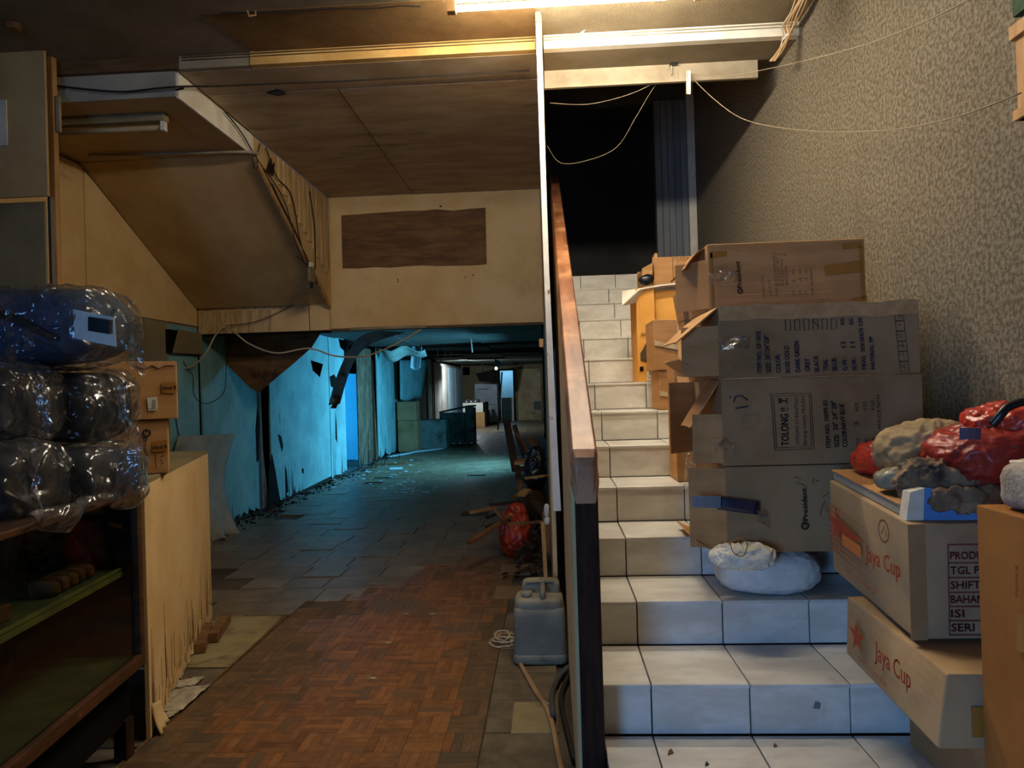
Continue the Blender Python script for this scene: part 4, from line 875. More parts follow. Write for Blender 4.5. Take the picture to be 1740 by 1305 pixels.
fstroke(t, P, [[(272,780),(277,787),(272,789)],[(272,777),(279,774)],[(264,772),(265,795)]], m_ink, .003, **K)
t, P = turned('upper of two cartons behind wrapped bags, with barcode sticker', 168, 301, 660, 1.290, .258, 3.03, 82)
ftext(t, P, [('ITEM : 0311',(212,700),(210,645),6),('SIZE : 18',(222,699),(220,655),6),('COLOR : BLACK',(233,699),(231,640),7)], m_ink, **K)
fpatch(t, P, [(275,650),(300,650),(300,668),(275,667)], m_tape, 'tape', **K); ftext(t, P, [('ideal 8',(276,662),(299,661),6)], m_ink, lift=.008, bold=True, **K)
fpatch(t, P, [(250,676),(267,674),(268,697),(252,698)], m_label, 'barcode_label', **K); fstroke(t, P, [[(258+k*.01,680+k*1.8),(265,679.6+k*1.8)] for k in range(8)]+[[(253,695),(267,694)]], m_ink, .0022, lift=.009, name='barcode', **K)
fpatch(t, P, [(236,615),(299,616),(299,621),(282,620),(270,626),(258,620),(246,627),(232,622)], m_cardedge, 'torn_edge', **K)
# ------------------------------------------------------------------ big cartons stacked on the stairs
YS = 2.56; XA, XB = PY(1230,720,YS).x, PY(1567,720,YS).x
def endflaps(t, x, y0, y1, z0, z1, spec, mat=m_card):
    """open end flaps on the left (-x) end: spec = list of (edge, out_dx, drop, frac)"""
    for k, (edge, dx, dz, f0, f1) in enumerate(spec):
        ya, yb = y0+(y1-y0)*f0, y0+(y1-y0)*f1
        zt, zb = (z1, z0)
        if edge == 'top': P = lambda u, v: V((x-dx*v, ya+(yb-ya)*u, zt-.004-dz*v+.018*math.sin(v*3)*math.sin(u*3+k)))
        elif edge == 'bot': P = lambda u, v: V((x-dx*v, ya+(yb-ya)*u, zb+.006+dz*v-.01*math.sin(v*3)))
        elif edge == 'front': P = lambda u, v: V((x-dx*v, y0+.004+dz*v+.012*math.sin(v*3), zb+.01+(zt-zb-.02)*(f0+(f1-f0)*u)))
        else: P = lambda u, v: V((x-dx*v, y1-.004-dz*v, zb+.01+(zt-zb-.02)*(f0+(f1-f0)*u)))
        put('end_flap', MB().sheet(P, 8, 6, .004), mat, t, smooth=False)
# bottom carton
zz = [.777, 1.086, 1.397, 1.655]
td = carton('bottom carton of the stair stack, standing on the white sack step', XA, XB, YS, YS+.48, zz[0], zz[1]-.003, 91, m_carddk)
emblem(td, YS, (1367,893), 7); ftext(td, YS, [('President.',(1372,884),(1369,826),9)], m_ink, bold=True)
fstroke(td, YS, [[(1347,810),(1360,812),(1352,820),(1366,824)],[(1380,822),(1381,812)],[(1384,815),(1390,818)],[(1392,875),(1400,850),(1405,870)],[(1395,845),(1410,836)]], m_inkbrown, .003)
endflaps(td, XA, YS, YS+.48, zz[0], zz[1], [('front',.12,.05,0,1),('bot',.10,.03,.05,.9)])
fpatch(td, YS, [(1262,868),(1300,866),(1300,884),(1262,886)], m_tapestain, 'tape_mark', lift=.004)
# middle carton
tc = carton('second carton from the bottom of the stack, with TOLONG warning frame', XA-.006, XB+.004, YS-.004, YS+.48, zz[1], zz[2]-.003, 92, m_carddk)
Yc = YS-.004
ftext(tc, Yc, [('TOLONG !!',(1340,757),(1338,693),13)], m_ink, bold=True)
ftext(tc, Yc, [('JANGAN DI BANTING',(1357,756),(1355,674),6),('Barang mudah PECAH',(1370,756),(1366,674),6)], m_ink)
fstroke(tc, Yc, [[(1316,765),(1309,669),(1377,668),(1382,762),(1316,765)],[(1319,761),(1313,673),(1374,671),(1378,758),(1319,761)]], m_ink, .0022)
mb = MB()
for q in ([(1322,676),(1322,686),(1328,684),(1328,678)],[(1328,680),(1328,682),(1336,682),(1336,680)],[(1335,676),(1335,686),(1337,686),(1337,676)]): mb.add([PY(x,y,Yc)+V((0,-.006,0)) for x, y in q],[(0,1,2,3)])
put('glass_symbol', mb, m_ink, tc, recalc=False)
ftext(tc, Yc, [('ITEM NO. 10099-01',(1411,760),(1405,681),8),('SIZE:  20" 24" 28"',(1425,759),(1419,681),8),('COLOR:NAVY BLUE',(1439,759),(1433,686),8)], m_ink, bold=True)
ftext(tc, Yc, [("Q'TY",(1461,759),(1460,744),6),('G.W.',(1474,759),(1473,744),6),('N.W.',(1486,757),(1485,742),6)], m_ink); ftext(tc, Yc, [('3',(1458,722),(1457,716),7)], m_ink)
ftext(tc, Yc, [('PCS',(1458,698),(1457,684),6),('KGS',(1472,697),(1471,682),6),('KGS',(1485,697),(1484,680),6),('MEAS: 49X32X76CM',(1497,757),(1494,671),6)], m_ink)
fstroke(tc, Yc, [[(1249,694),(1271,690)],[(1246,683),(1249,674),(1259,672),(1270,680)],[(1239,674),(1241,676)]], m_inkblue, .005, name='pen_mark')
endflaps(tc, XA-.006, Yc, YS+.48, zz[1], zz[2], [('top',.11,.17,.05,.42),('front',.10,.02,0,.6),('back',.12,.10,0,1)])
fpatch(tc, Yc, [(1262,707),(1290,703),(1290,721),(1264,724)], m_tapestain, 'tape_mark')
put('tape_tail', MB().sheet(lambda u, v: PY(1215+u*34, 742+8*u+v*22+4*math.sin(u*9), Yc-.02)+V((0,-.02*math.sin(u*6+v*4),0)), 8, 5, .0006), m_wrap, tc, smooth=True)
# upper carton
tb = carton('third carton of the stack, with blue print and check boxes', XA-.012, XB-.002, YS-.006, YS+.48, zz[2], zz[3]-.003, 93, m_carddk)
Yu = YS-.006
ftext(tb, Yu, [('ITEM NO.: GF-301E',(1294,633),(1291,563),8),('SIZE: 20"/24"/28"',(1309,633),(1305,570),8),('COLOR:',(1326,633),(1324,602),8),('ROSE GOLD',(1342,633),(1339,588),8),('DARK GREEN',(1359,632),(1356,580),8)], m_inkblue, bold=True)
ftext(tb, Yu, [('GREY',(1375,631),(1374,609),8),('BLACK',(1391,631),(1389,604),8),('TEAL',(1406,630),(1405,610),8),('BLUE',(1421,629),(1420,608),8),('G.W.:',(1439,629),(1437,607),8),('12',(1436,590),(1435,580),8),('KG',(1434,551),(1433,541),7),('N.W.:',(1455,628),(1453,607),8),('11',(1452,590),(1451,581),8),('KG',(1449,551),(1448,541),7),('MEAS:  50X30X75 CM',(1471,627),(1464,541),7),('MATERIAL: PP',(1486,627),(1482,572),7)], m_inkblue, bold=True)
bxs = []
for k in range(6):
    x = 1333+k*15.6; y = 544-.35*k; bxs.append([(x,y),(x+8.5,y-.4),(x+9.5,y+17),(x+1,y+18),(x,y)])
bxs.append([(1381,545),(1390,557)])
fstroke(tb, Yu, bxs, m_ink, .002, name='check_box')
sy = []
for k in range(6):
    y = 529+k*17.2; x = 1518+k*1.8; sy.append([(x,y),(x+15,y-.6),(x+16.6,y+15.6),(x+1.6,y+16.2),(x,y)])
sy += [[(1525,537),(1530,532),(1529,541),(1525,537)],[(1524,552),(1530,552)],[(1524,570),(1531,568)],[(1525,574),(1532,573)],[(1526,588),(1533,584),(1533,592)],[(1528,588),(1536,588)],[(1527,604),(1533,600),(1535,608)],[(1530,622),(1536,618),(1537,626),(1530,622)]]
fstroke(tb, Yu, sy, m_ink, .002, name='handling_symbols')
put('crushed_top_edge', MB().sheet(lambda u, v: V((XA-.008+(XB-XA)*u, Yu-.006-.003*nz((u*9,v*2,1),1), zz[3]-.002-.052*v+.006*nz((u*7,0,4),1))), 40, 4, .004), m_cardedge, tb)
endflaps(tb, XA-.012, Yu, YS+.48, zz[2], zz[3], [('top',.15,.12,0,.62),('front',.12,.05,0,.75),('bot',.13,.07,.1,.8)])
put('tape_strip', MB().sheet(lambda u, v: PY(1222+u*52, 572+v*22-2*u, Yu-.008)+V((0,-.004*math.sin(u*9+v*3),0)), 10, 4, .0006), m_wrap, tb, smooth=True)
# top carton
YT = 2.72; ax0, ax1 = PY(1203,470,YT).x, PY(1471,470,YT).x
ta = carton('topmost carton of the stair stack, warm brown with taped ends', ax0, ax1, YT, YT+.40, zz[3], 1.907, 94, m_card, .005)
emblem(ta, YT, (1257,495), 5); ftext(ta, YT, [('President',(1260,489),(1256,444),8)], m_ink, bold=True)
ftext(ta, YT, [('ITEM NO: YP-9-25',(1300,506),(1296,467),4),('SIZE: 20"/24"',(1311,504),(1308,475),4),('COLOR: BLACK [] CHAMPAGNE',(1322,505),(1316,435),4.5),('BLUE [] LIGHT GREY',(1326,486),(1322,437),4.5),('PINK [] DARK BLUE',(1332,485),(1329,441),4.5),('WHITE [] GOLD',(1339,485),(1336,452),4.5)], m_inkbrown)
ftext(ta, YT, [("Q'TY",(1350,502),(1349,493),4),('2',(1351,479),(1350,475),5),('PCS',(1350,466),(1349,458),4),('N.W.',(1361,501),(1360,493),4),('6.8',(1362,479),(1361,472),4.5),('KGS',(1361,465),(1360,457),4),('G.W.',(1371,502),(1370,493),4),('7.8',(1372,479),(1371,472),4.5),('KGS',(1371,464),(1370,456),4),('MEAS: 44X28X60CM',(1382,501),(1379,456),4.5)], m_inkbrown)
fstroke(ta, YT, [[(1313+k*6.3,431),(1316+k*6.3,431),(1316.4+k*6.3,434.5),(1313.4+k*6.3,434.8),(1313,431)] if k == 0 else [(1313+k*6.3,431),(1316+k*6.3,431),(1316.4+k*6.3,434.5),(1313.4+k*6.3,434.8),(1313+k*6.3,431)] for k in range(4)], m_inkbrown, .0015, name='check_box')
fpatch(ta, YT, [(1400,451),(1460,443),(1463,463),(1402,469)], m_tape, 'tape'); fpatch(ta, YT, [(1430,415),(1462,411),(1463,421),(1432,424)], m_tape, 'tape'); fpatch(ta, YT, [(1446,508),(1472,500),(1473,512),(1448,516)], m_tape, 'tape')
fpatch(ta, YT, [(1206,428),(1234,426),(1234,436),(1206,439)], m_tape, 'tape'); fpatch(ta, YT, [(1459,420),(1465,418),(1470,505),(1464,508)], m_tape, 'tape'); fpatch(ta, YT, [(1206,430),(1210,430),(1214,520),(1210,522)], m_tape, 'tape')
put('tape_strip', MB().sheet(lambda u, v: PY(1203+u*48, 463+v*18-5*u+2*math.sin(u*8), YT-.008)+V((0,-.006*abs(math.sin(u*9+v*3)),0)), 12, 5, .0006), m_wrap, ta, smooth=True)
for k, y in enumerate((482,500,510)): fpatch(ta, YT, [(1212,y+2),(1330,y-3+k),(1460,y-8),(1460,y-7),(1330,y-1.6+k),(1212,y+3.2)], m_cardedge, 'crease', .001, .005)
endflaps(ta, ax0, YT, YT+.40, zz[3], 1.907, [('front',.10,.12,0,.8),('top',.08,.08,.1,.9)])
# smaller cartons on the steps behind the stack
def stepbox(label, px, seed, Y, z0, d_, mat=m_card, rzd=0, name='carton', top=None, amp=.005):
    a, b = PY(px[0],px[3],Y), PY(px[1],px[2],Y); t = carton(label, a.x, b.x, Y, Y+d_, z0, b.z, seed, mat, amp, rzd, name); return t, a.x, b.x, b.z
z5 = 7*HS; z6 = 8*HS; z7 = 9*HS; z8 = 10*HS; z9 = 11*HS; z4 = 6*HS
t, a, b, z1 = stepbox('small lower carton on the steps, tucked below the taped one', (1122,1178,628,712), 101, 3.84, z6+.001, .30)
fpatch(t, 3.84, [(1121,664),(1162,673),(1162,681),(1121,672)], m_cleartape, 'tape')
t, a, b, z1t = stepbox('taped carton on the steps right of the yellow box', (1112,1182,541,628), 102, 3.83, z1+.002, .30)
fpatch(t, 3.83, [(1112,579),(1180,592),(1180,600),(1112,587)], m_cleartape, 'tape')
put('seam_flap', MB().sheet(lambda u, v: PY(1150+u*30+v*2, 540+v*82-6*u, 3.80)+V((0,-.02*u-.015*v,0)), 6, 8, .004), m_cardedge, t)
t, a, b, z1 = stepbox('narrow crushed carton standing between stack and step boxes', (1150,1208,618,790), 103, 3.30, z4+.001, .20, m_card)
put('end_flap', MB().sheet(lambda u, v: PY(1150+u*42, 640+v*36+4*u, 3.27)+V((0,-.05*v,0)), 6, 6, .004), m_cardedge, t)
put('end_flap', MB().sheet(lambda u, v: PY(1156+u*34, 690+v*90, 3.26)+V((0,-.05*math.sin(v*2)-.03*u,0)), 6, 6, .004), m_card, t)
put('tape_strip', MB().sheet(lambda u, v: PY(1166+u*16+6*math.sin(v*4), 610+v*220, 3.10)+V((0,-.02*math.sin(v*7+u*3),0)), 5, 18, .0008), m_wrap, t, smooth=True)
# yellow archive box with open lid
Yy = 4.22; a, b = PY(1085,648,Yy), PY(1160,488,Yy)
m_yel = M('yellow_card', '#dca14a', '#cf923d', 4, .7, stain='#b07a30', sscale=3, slo=.6, shi=.8, samt=.5); m_yeldk = M('yellow_card_print', '#4a3c2c', None, rough=.7)
t = thing('archive_box', ((a.x+b.x)/2,Yy+.15,z7), 'tall yellow storage box with raised white lid on the steps', 'box')
xs_ = PY(1113,560,Yy).x
put('front', MB().slab((a.x,Yy,z7+.001), (xs_-a.x,0,0), (0,0,b.z-z7), (0,.008,0), .001), m_yel, t); put('side_wall', MB().slab((a.x,Yy+.008,z7+.001), (0,.30,0), (0,0,b.z-z7), (.006,0,0), .001), m_yel, t)
put('back_wall', MB().slab((a.x,Yy+.302,z7+.001), (b.x-a.x+.1,0,0), (0,0,b.z-z7), (0,.006,0), .001), m_yel, t); put('inner_wall', MB().slab((xs_,Yy+.03,z7+.001), (b.x-xs_+.1,0,0), (0,0,b.z-z7-.01), (0,.008,0), .001), m_yel, t)
put('bottom', MB().box((a.x+.005,Yy+.01,z7+.001),(b.x+.1,Yy+.3,z7+.01)), m_yel, t)
put('lid', MB().prism([PY(1057,520,Yy-.05), PY(1088,492,Yy-.02), PY(1122,486,Yy-.01), PY(1158,482,Yy-.01), V((b.x+.1,Yy+.3,b.z+.015)), V((a.x-.05,Yy+.3,b.z+.02))], (0,0,.008)), m_whitetrim, t)
ftext(t, Yy, [('Storage',(1090,571),(1098,569),4)], m_yeldk); fstroke(t, Yy, [[(1088,571),(1099,568)],[(1089,567),(1094,566)]], m_yeldk, .003)
fpatch(t, Yy, [(1088,613),(1099,614),(1099,580),(1093,592),(1088,600)], m_yeldk, 'printed_block'); fpatch(t, Yy, [(1087,623),(1093,623),(1093,630),(1087,631)], m_void, 'finger_hole')
fpatch(t, Yy, [(1099,617),(1121,619),(1120,648),(1099,647)], m_label, 'paper_label'); fstroke(t, Yy, [[(1103+k*1.7,626),(1103+k*1.7,637)] for k in range(9)]+[[(1101,642),(1110,642)]], m_ink, .003, lift=.008, name='barcode'); ftext(t, Yy, [('A24',(1110,646),(1119,646),5)], m_ink, lift=.008)
# small carton leaning on the stack's top, open carton further up
Yk = 3.55; zk = z5
a, b = PY(1160,530,3.12), PY(1202,478,3.12)
t = thing('small_carton', ((a.x+b.x)/2,3.2,zz[3]), 'small tilted carton wedged beside the topmost carton', 'box'); t.rotation_euler = (0,math.radians(-9),0)
put('body', carton_body(.10,.16,.125,105,.004), m_card, t, local=True, bevel=.003)
put('tape', MB().slab((-.045,-.082,.05), (.09,0,0), (0,0,.02), (0,-.002,0), .0005), m_cleartape, t, local=True); put('flap', MB().slab((-.05,-.08,.126), (.1,0,.0), (0,.075,.012), (0,0,.004), .001), m_cardedge, t, local=True)
put('support_body', MB().box((-.05,-.07,-.32),(.05,.07,-.002)), m_card, t, local=True)
t.location.z = zz[3]+.01
Yo = 4.95; zo = z9
a, b = PY(1093,500,Yo), PY(1200,434,Yo)
t = thing('open_carton', ((a.x+b.x)/2,Yo+.15,zo), 'open carton with raised flaps high on the stairs behind the yellow box', 'box')
put('front', MB().slab((a.x+.07,Yo,zo), (b.x-a.x-.07,0,0), (0,0,b.z-zo), (0,.006,0), .001), m_card, t); put('back', MB().slab((a.x,Yo+.3,zo), (b.x-a.x,0,0), (0,0,b.z-zo-.05), (0,.006,0), .001), m_card, t)
put('left_side', MB().slab((a.x,Yo+.006,zo), (0,.29,0), (0,0,b.z-zo-.08), (.006,0,0), .001), m_card, t); put('right_side', MB().slab((b.x-.006,Yo+.006,zo), (0,.29,0), (0,0,b.z-zo-.02), (.006,0,0), .001), m_card, t); put('bottom', MB().box((a.x,Yo,zo+.0005),(b.x,Yo+.3,zo+.007)), m_card, t)
put('flap', MB().prism([PY(1108,470,Yo),PY(1113,430,Yo),PY(1117,430,Yo),PY(1117,470,Yo)], (0,.12,0)), m_cardedge, t); put('flap', MB().prism([PY(1091,478,Yo),PY(1091,456,Yo),PY(1110,446,Yo),PY(1112,474,Yo)], (0,.005,0)), m_card, t)
fstroke(t, Yo, [[(1142,438),(1144,474)],[(1151,440),(1152,478)],[(1142,438),(1151,438)]]+[[(1156+6*k,437),(1160+6*k,437),(1160+6*k,442),(1156+6*k,442),(1156+6*k,437)] for k in range(4)], m_inkbrown, .003)
p = PY(1098,476,Yo-.05); put('black_bag_scrap', blob(p, (.05,.03,.03), 2.4, .01, 12, 5, 16, 10, .012, 20), m_black, None, 'crumpled black plastic sticking out of the open carton', 'plastic bag', smooth=True)
a_, b_ = PY(1186,470,YT+.03), PY(1204,432,YT+.03)
# white sack on the third step
c = PY(1322,972,2.45); fz = 4*HS+.002
t = thing('rice_sack', (c.x,2.66,fz), 'white woven sack slumped on the step below the cartons', 'sack')
m_sack = M('white_sack', '#d2d2cd', '#bfc0bc', 6, .7, bump=.3, bscale=25, stain='#8f8a80', sscale=4, slo=.62, shi=.8, samt=.5)
xc, hw = (PY(1238,980,2.5).x+PY(1418,980,2.5).x)/2, (PY(1418,980,2.5).x-PY(1238,980,2.5).x)/2
put('body', blob((xc,2.68,fz+.070), (hw,.135,.074), 3.0, .010, 7, 3, 120, 70, .009, 20, flat=fz), m_sack, t, smooth=True)
put('tied_neck', blob(PY(1262,945,2.50), (.105,.06,.034), 2.2, .012, 10, 8, 120, 70, .018, 27), m_whitetrim, t, smooth=True)
put('string', MB().tube(spl([PY(1238,925,2.45),PY(1256,915,2.45),PY(1270,924,2.44),PY(1262,945,2.43),PY(1246,938,2.43),PY(1240,920,2.45)],5), .0018), m_tape, t)
# black strap hanging on the bottom carton
t = thing('tape_strap', PY(1230,858,YS-.02), 'dark blue strap with grey tape stuck on the bottom carton', 'strap')
put('strap', MB().sheet(lambda u, v: PY(1218+u*70, 842+v*23+9*u, YS-.015)+V((0,-.012*math.sin(u*2.5),0)), 8, 4, .004), M('navy_gloss', '#1b2a48', '#121c33', 8, .25, .6), t, smooth=True)
put('grey_tape', MB().sheet(lambda u, v: PY(1176+u*48, 842+v*20+1*u, YS-.04)+V((0,-.004*u,0)), 5, 4, .003), m_greypaint, t)
put('clear_end', MB().sheet(lambda u, v: PY(1284+u*22, 864+v*20+12*u, YS-.03)+V((0,-.02*math.sin(v*5+u*3),0)), 6, 6, .0008), m_wrap, t, smooth=True)
# ------------------------------------------------------------------ red-printed cartons at right
XS = .938
def sp(px, py): return PX(px, py, XS)
u0, u1 = 1.90, 2.43
support = carton('dark carton under the crushed red-printed carton on the platform', 1.02, 1.40, 1.74, 2.14, 2*HS+.001, .515, 110, m_carddk)
z_l0, z_l1, z_u1 = .52, .702, 1.002
m_cardgrey = M('cardboard_greyish', '#a98f6c', '#977d5b', 3, .85, .2, stain='#6d573b', sscale=3, slo=.55, shi=.8, samt=.6)
def starbox(label, x0, x1, y0, y1, z0, z1, seed, far_drop=0, tilt=0, crush=0):
    t = thing('printed_carton', ((x0+x1)/2,(y0+y1)/2,z0), label, 'box')
    mb = MB(); n = 9
    def corner(a, b, c):
        x = x0+(x1-x0)*a; y = y0+(y1-y0)*b; z = z0+(z1-z0)*c + far_drop*b
        k = math.sin(math.pi*b)*math.sin(math.pi*c); x += (-.012*k if a < .01 else 0) + crush*math.sin(math.pi*b*1.3)*c*(1-a) + tilt*c
        z += -crush*.9*c*math.sin(math.pi*min(1,b*1.1)); return V((x,y,z))
    for fn in (lambda u, v: corner(0,u,v), lambda u, v: corner(1,u,v), lambda u, v: corner(u,0,v), lambda u, v: corner(u,1,v), lambda u, v: corner(u,v,0), lambda u, v: corner(u,v,1)): mb.grid(fn, n, n)
    me = mb.mesh('body'); bm = bmesh.new(); bm.from_mesh(me); bmesh.ops.remove_doubles(bm, verts=bm.verts[:], dist=.0006); bmesh.ops.recalc_face_normals(bm, faces=bm.faces[:]); bm.to_mesh(me); bm.free()
    put('body', me, m_cardgrey, t, bevel=.005); return t, corner
tl, cl = starbox('lower crushed carton with red print, under the upper red-printed one', .874, 1.34, 1.70, 2.21, z_l0, z_l1-.008, 111, .03, .025, .022)
tu, cu_ = starbox('upper carton with red star print and maroon data table', XS-.01, 1.40, u0, u1, z_l1, z_u1, 112, .045, -.006, 0)
def sidegrid(t, corner, rows, mat, name='printed_text', lift=.016, bold=True):
    mb = MB()
    for s_, (b0, c0), (b1, c1), h in rows:
        A, B_ = corner(0,b0,c0), corner(0,b1,c1); lettering(mb, s_, A, B_, h, (-1,0,0), lift, bold)
    put(name, mb, mat, t, recalc=False)
sidegrid(tu, cu_, [('Jaya Cup',(.40,.46),(.05,.50),.046)], m_inkred); sidegrid(tu, cu_, [('PATI - INDONESIA',(.72,.16),(.32,.16),.014)], m_inkred, bold=False)
mb = MB()
for i in range(15):
    for j in range(9):
        if (i > 6 and 2 < j < 7) : continue
        s_ = .0055*(1-i/17); p = cu_(0,.92-.042*i,.30+.058*j)+V((-.016,0,0)); mb.add([p+V((0,s_,s_)),p+V((0,-s_,s_)),p+V((0,-s_,-s_)),p+V((0,s_,-s_))],[(0,1,2,3)])
put('printed_dots', mb, m_inkred, tu, recalc=False, kind='stuff')
mb = MB(); pc = cu_(0,.80,.60)+V((-.017,0,0)); n = 10
pts = [pc+V((0,-math.sin(2*math.pi*i/n)*(.06 if i % 2 == 0 else .022),math.cos(2*math.pi*i/n)*(.06 if i % 2 == 0 else .022))) for i in range(n)]; mb.add(pts,[tuple(range(n))])
mb.add([cu_(0,.72,.68)+V((-.018,0,0)),cu_(0,.72,.52)+V((-.018,0,0)),cu_(0,.40,.62)+V((-.018,0,0))],[(0,1,2)])
put('printed_star', mb, m_inkred, tu, recalc=False)
mb = MB(); mb.add([cu_(0,.70,.56)+V((-.019,0,0)),cu_(0,.70,.44)+V((-.019,0,0)),cu_(0,.44,.45)+V((-.019,0,0)),cu_(0,.44,.57)+V((-.019,0,0))],[(0,1,2,3)]); put('printed_band', mb, m_inkor, tu, recalc=False)
mb = MB(); pc = cu_(0,.2,.84)+V((-.014,0,0)); stroke(mb, [pc+V((0,.03*math.cos(i*.45),.03*math.sin(i*.45))) for i in range(15)], .006, (-1,0,0), .002); stroke(mb, [pc+V((0,.015,-.01)),pc+V((0,-.005,.015)),pc+V((0,-.015,-.012))], .005, (-1,0,0), .002); put('round_stamp', mb, m_inkbrown, tu, recalc=False)
put('corner_tape', MB().box((XS-.022,u0-.004,z_l1+.0),(XS+.02,u0-.001,z_u1)), m_tapestain, tu)
rows = ['PRODUK','TGL PROD','SHIFT','BAHAN','ISI','SERI']; tx0 = PY(1610,1000,u0).x; mb = MB(); mt_ = MB(); yz = [925,956,981,1006,1030,1054,1078]
for k in range(7):
    a = PY(1609+k*.4,yz[k],u0); stroke(mb, [a, a+V((.24,0,-.002))], .003, (0,-1,0), .005)
stroke(mb, [PY(1609,925,u0), PY(1612,1078,u0)], .003, (0,-1,0), .005)
for k, s_ in enumerate(rows):
    A = PY(1613+k*.4,yz[k+1]-6,u0); L_ = sum(.008 if ch_ == 'I' else .0165 for ch_ in s_); lettering(mt_, s_, A, A+V((L_,0,0)), .020, (0,-1,0), .005, True)
put('table_lines', mb, m_inkmaroon, tu, recalc=False); put('printed_text', mt_, m_inkmaroon, tu, recalc=False)
sidegrid(tl, cl, [('Jaya Cup',(.58,.52),(.22,.52),.05)], m_inkred, lift=.018); sidegrid(tl, cl, [('PATI - INDONESIA',(.74,.24),(.42,.24),.014)], m_inkred, bold=False, lift=.018)
mb = MB(); pc = cl(0,.78,.58)+V((-.02,0,0)); pts = [pc+V((0,-math.sin(2*math.pi*i/10)*(.05 if i % 2 == 0 else .02),math.cos(2*math.pi*i/10)*(.05 if i % 2 == 0 else .02))) for i in range(10)]; mb.add(pts,[tuple(range(10))]); put('printed_star', mb, m_inkred, tl, recalc=False)
put('tape', MB().box((.95,1.694,.55),(1.01,1.698,.62)), m_tape, tl)
# flat cartons on top
zf = z_u1+.032
def flat(label, quad, z, h, mat, matedge, name):
    t = thing(name, PZ(*quad[0],z), label, 'box'); pts = [PZ(*q,z) for q in quad]
    put('body', MB().prism(pts, (0,0,h)), matedge, t); put('top_sheet', MB().prism([p+V((0,0,h)) for p in pts], (0,0,.003)), mat, t); return t
t = thing('flat_carton', (1.2,2.2,zf), 'flat cardboard sheet box lying on top of the red-printed carton', 'box')
put('body', MB().prism([(XS+.0,1.985,z_u1+.010),(XS+.0,2.43,z_u1+.048),(XS+.0,2.43,z_u1+.074),(XS+.0,1.985,z_u1+.036)], (.44,0,0)), m_greyboard, t); put('top_sheet', MB().prism([(XS-.005,1.98,z_u1+.037),(XS-.005,2.435,z_u1+.0755),(XS-.005,2.435,z_u1+.079),(XS-.005,1.98,z_u1+.0405)], (.445,0,0)), m_card, t)
t = thing('blue_box', (1.25,1.93,z_u1+.01), 'flat blue box with cream end on the red-printed carton', 'box')
m_blue = M('blue_card', '#5f8fc4', '#5080b5', 4, .6); xb0 = PY(1540,880,1.93).x; zb = z_u1+.004
put('body', MB().prism([(xb0+.045,1.93,zb),(xb0+.30,1.93,zb-.004),(xb0+.30,1.93,zb+.065),(xb0+.05,1.93,zb+.085)], (0,.04,0)), m_blue, t); put('end_cap', MB().prism([(xb0,1.93,zb),(xb0+.044,1.93,zb),(xb0+.049,1.93,zb+.085),(xb0+.012,1.93,zb+.075)], (0,.04,0)), m_whitetrim, t)
# bags and cloth on top
zt = z_u1+.064
m_red = M('red_plastic', '#c8402a', '#a83020', 8, .3, .5, bump=1.0, bscale=16); m_redd = M('dull_red_plastic', '#9c3126', '#80241c', 6, .4, .4, bump=1.0, bscale=14)
c = PY(1508,775,2.33); t = thing('red_plastic_bag', (c.x,2.33,zt), 'small bright red plastic bag at the left end of the heap', 'bag')
put('body', blob((c.x,2.34,zt+.055), (.09,.10,.052), 2.2, .012, 8, 4, 100, 60, .014, 22, flat=zt), m_red, t, smooth=True); put('gathered_neck', blob((c.x+.05,2.34,zt+.10), (.05,.06,.035), 2.2, .01, 12, 5, 24, 14, .01, 14), m_red, t, smooth=True)
m_beige = M('beige_sack', '#a58c68', '#84704f', 8, .85, stain='#4d4436', sscale=6, slo=.55, shi=.75)
c = PY(1590,735,2.22); t = thing('paper_sack', (c.x,2.22,zt), 'crumpled beige sack lying between the two red bags', 'sack')
put('body', blob((c.x-.01,2.22,zt+.085), (.14,.12,.078), 2.3, .018, 6, 6, 130, 80, .024, 16, flat=zt), m_beige, t, smooth=True)
put('dark_lining', blob((c.x+.02,2.12,zt+.11), (.08,.045,.05), 2.2, .01, 10, 8, 24, 16, .012, 12), m_vdark, t, smooth=True)
c = PY(1690,722,2.0); t = thing('red_carrier_bag', (c.x,2.0,zt), 'large red carrier bag with black handle at the picture edge', 'bag')
put('body', blob((c.x+.01,2.02,zt+.10), (.16,.13,.080), 2.4, .016, 6, 9, 130, 80, .020, 16), m_redd, t, smooth=True)
put('bright_fold', blob((c.x+.06,2.02,zt+.19), (.12,.09,.045), 2.2, .012, 8, 12, 110, 60, .018, 20), m_red, t, smooth=True)
put('handle', MB().tube(spl([PY(1685,722,1.84),PY(1700,705,1.83),PY(1712,692,1.83),PY(1740,683,1.83),PY(1770,688,1.84)],5), .011, 8), m_black, t, smooth=True)
put('patch', MB().sheet(lambda u, v: PY(1634+u*36, 727+v*20, 1.855)+V((0,.02*abs(u-.5),0)), 4, 4, .002), M('lilac_print', '#6e5f68', '#58495a', 9, .6), t)
m_cloth = M('dirty_cloth', '#94795a', '#6d5842', 10, .9, stain='#2f2c30', sscale=9, slo=.52, shi=.66)
c = PY(1612,820,1.98); t = thing('crumpled_cloth', (c.x,1.98,z_u1+.06), 'crumpled brown and grey cloth hanging over the blue box', 'cloth')
put('folds', blob((c.x,2.0,c.z), (.105,.05,.045), 2.2, .02, 9, 14, 150, 90, .030, 26), m_cloth, t, smooth=True); put('hanging_hem', blob((c.x+.02,1.925,c.z-.035), (.085,.014,.03), 2.4, .012, 12, 15, 120, 60, .018, 32), m_cloth, t, smooth=True)
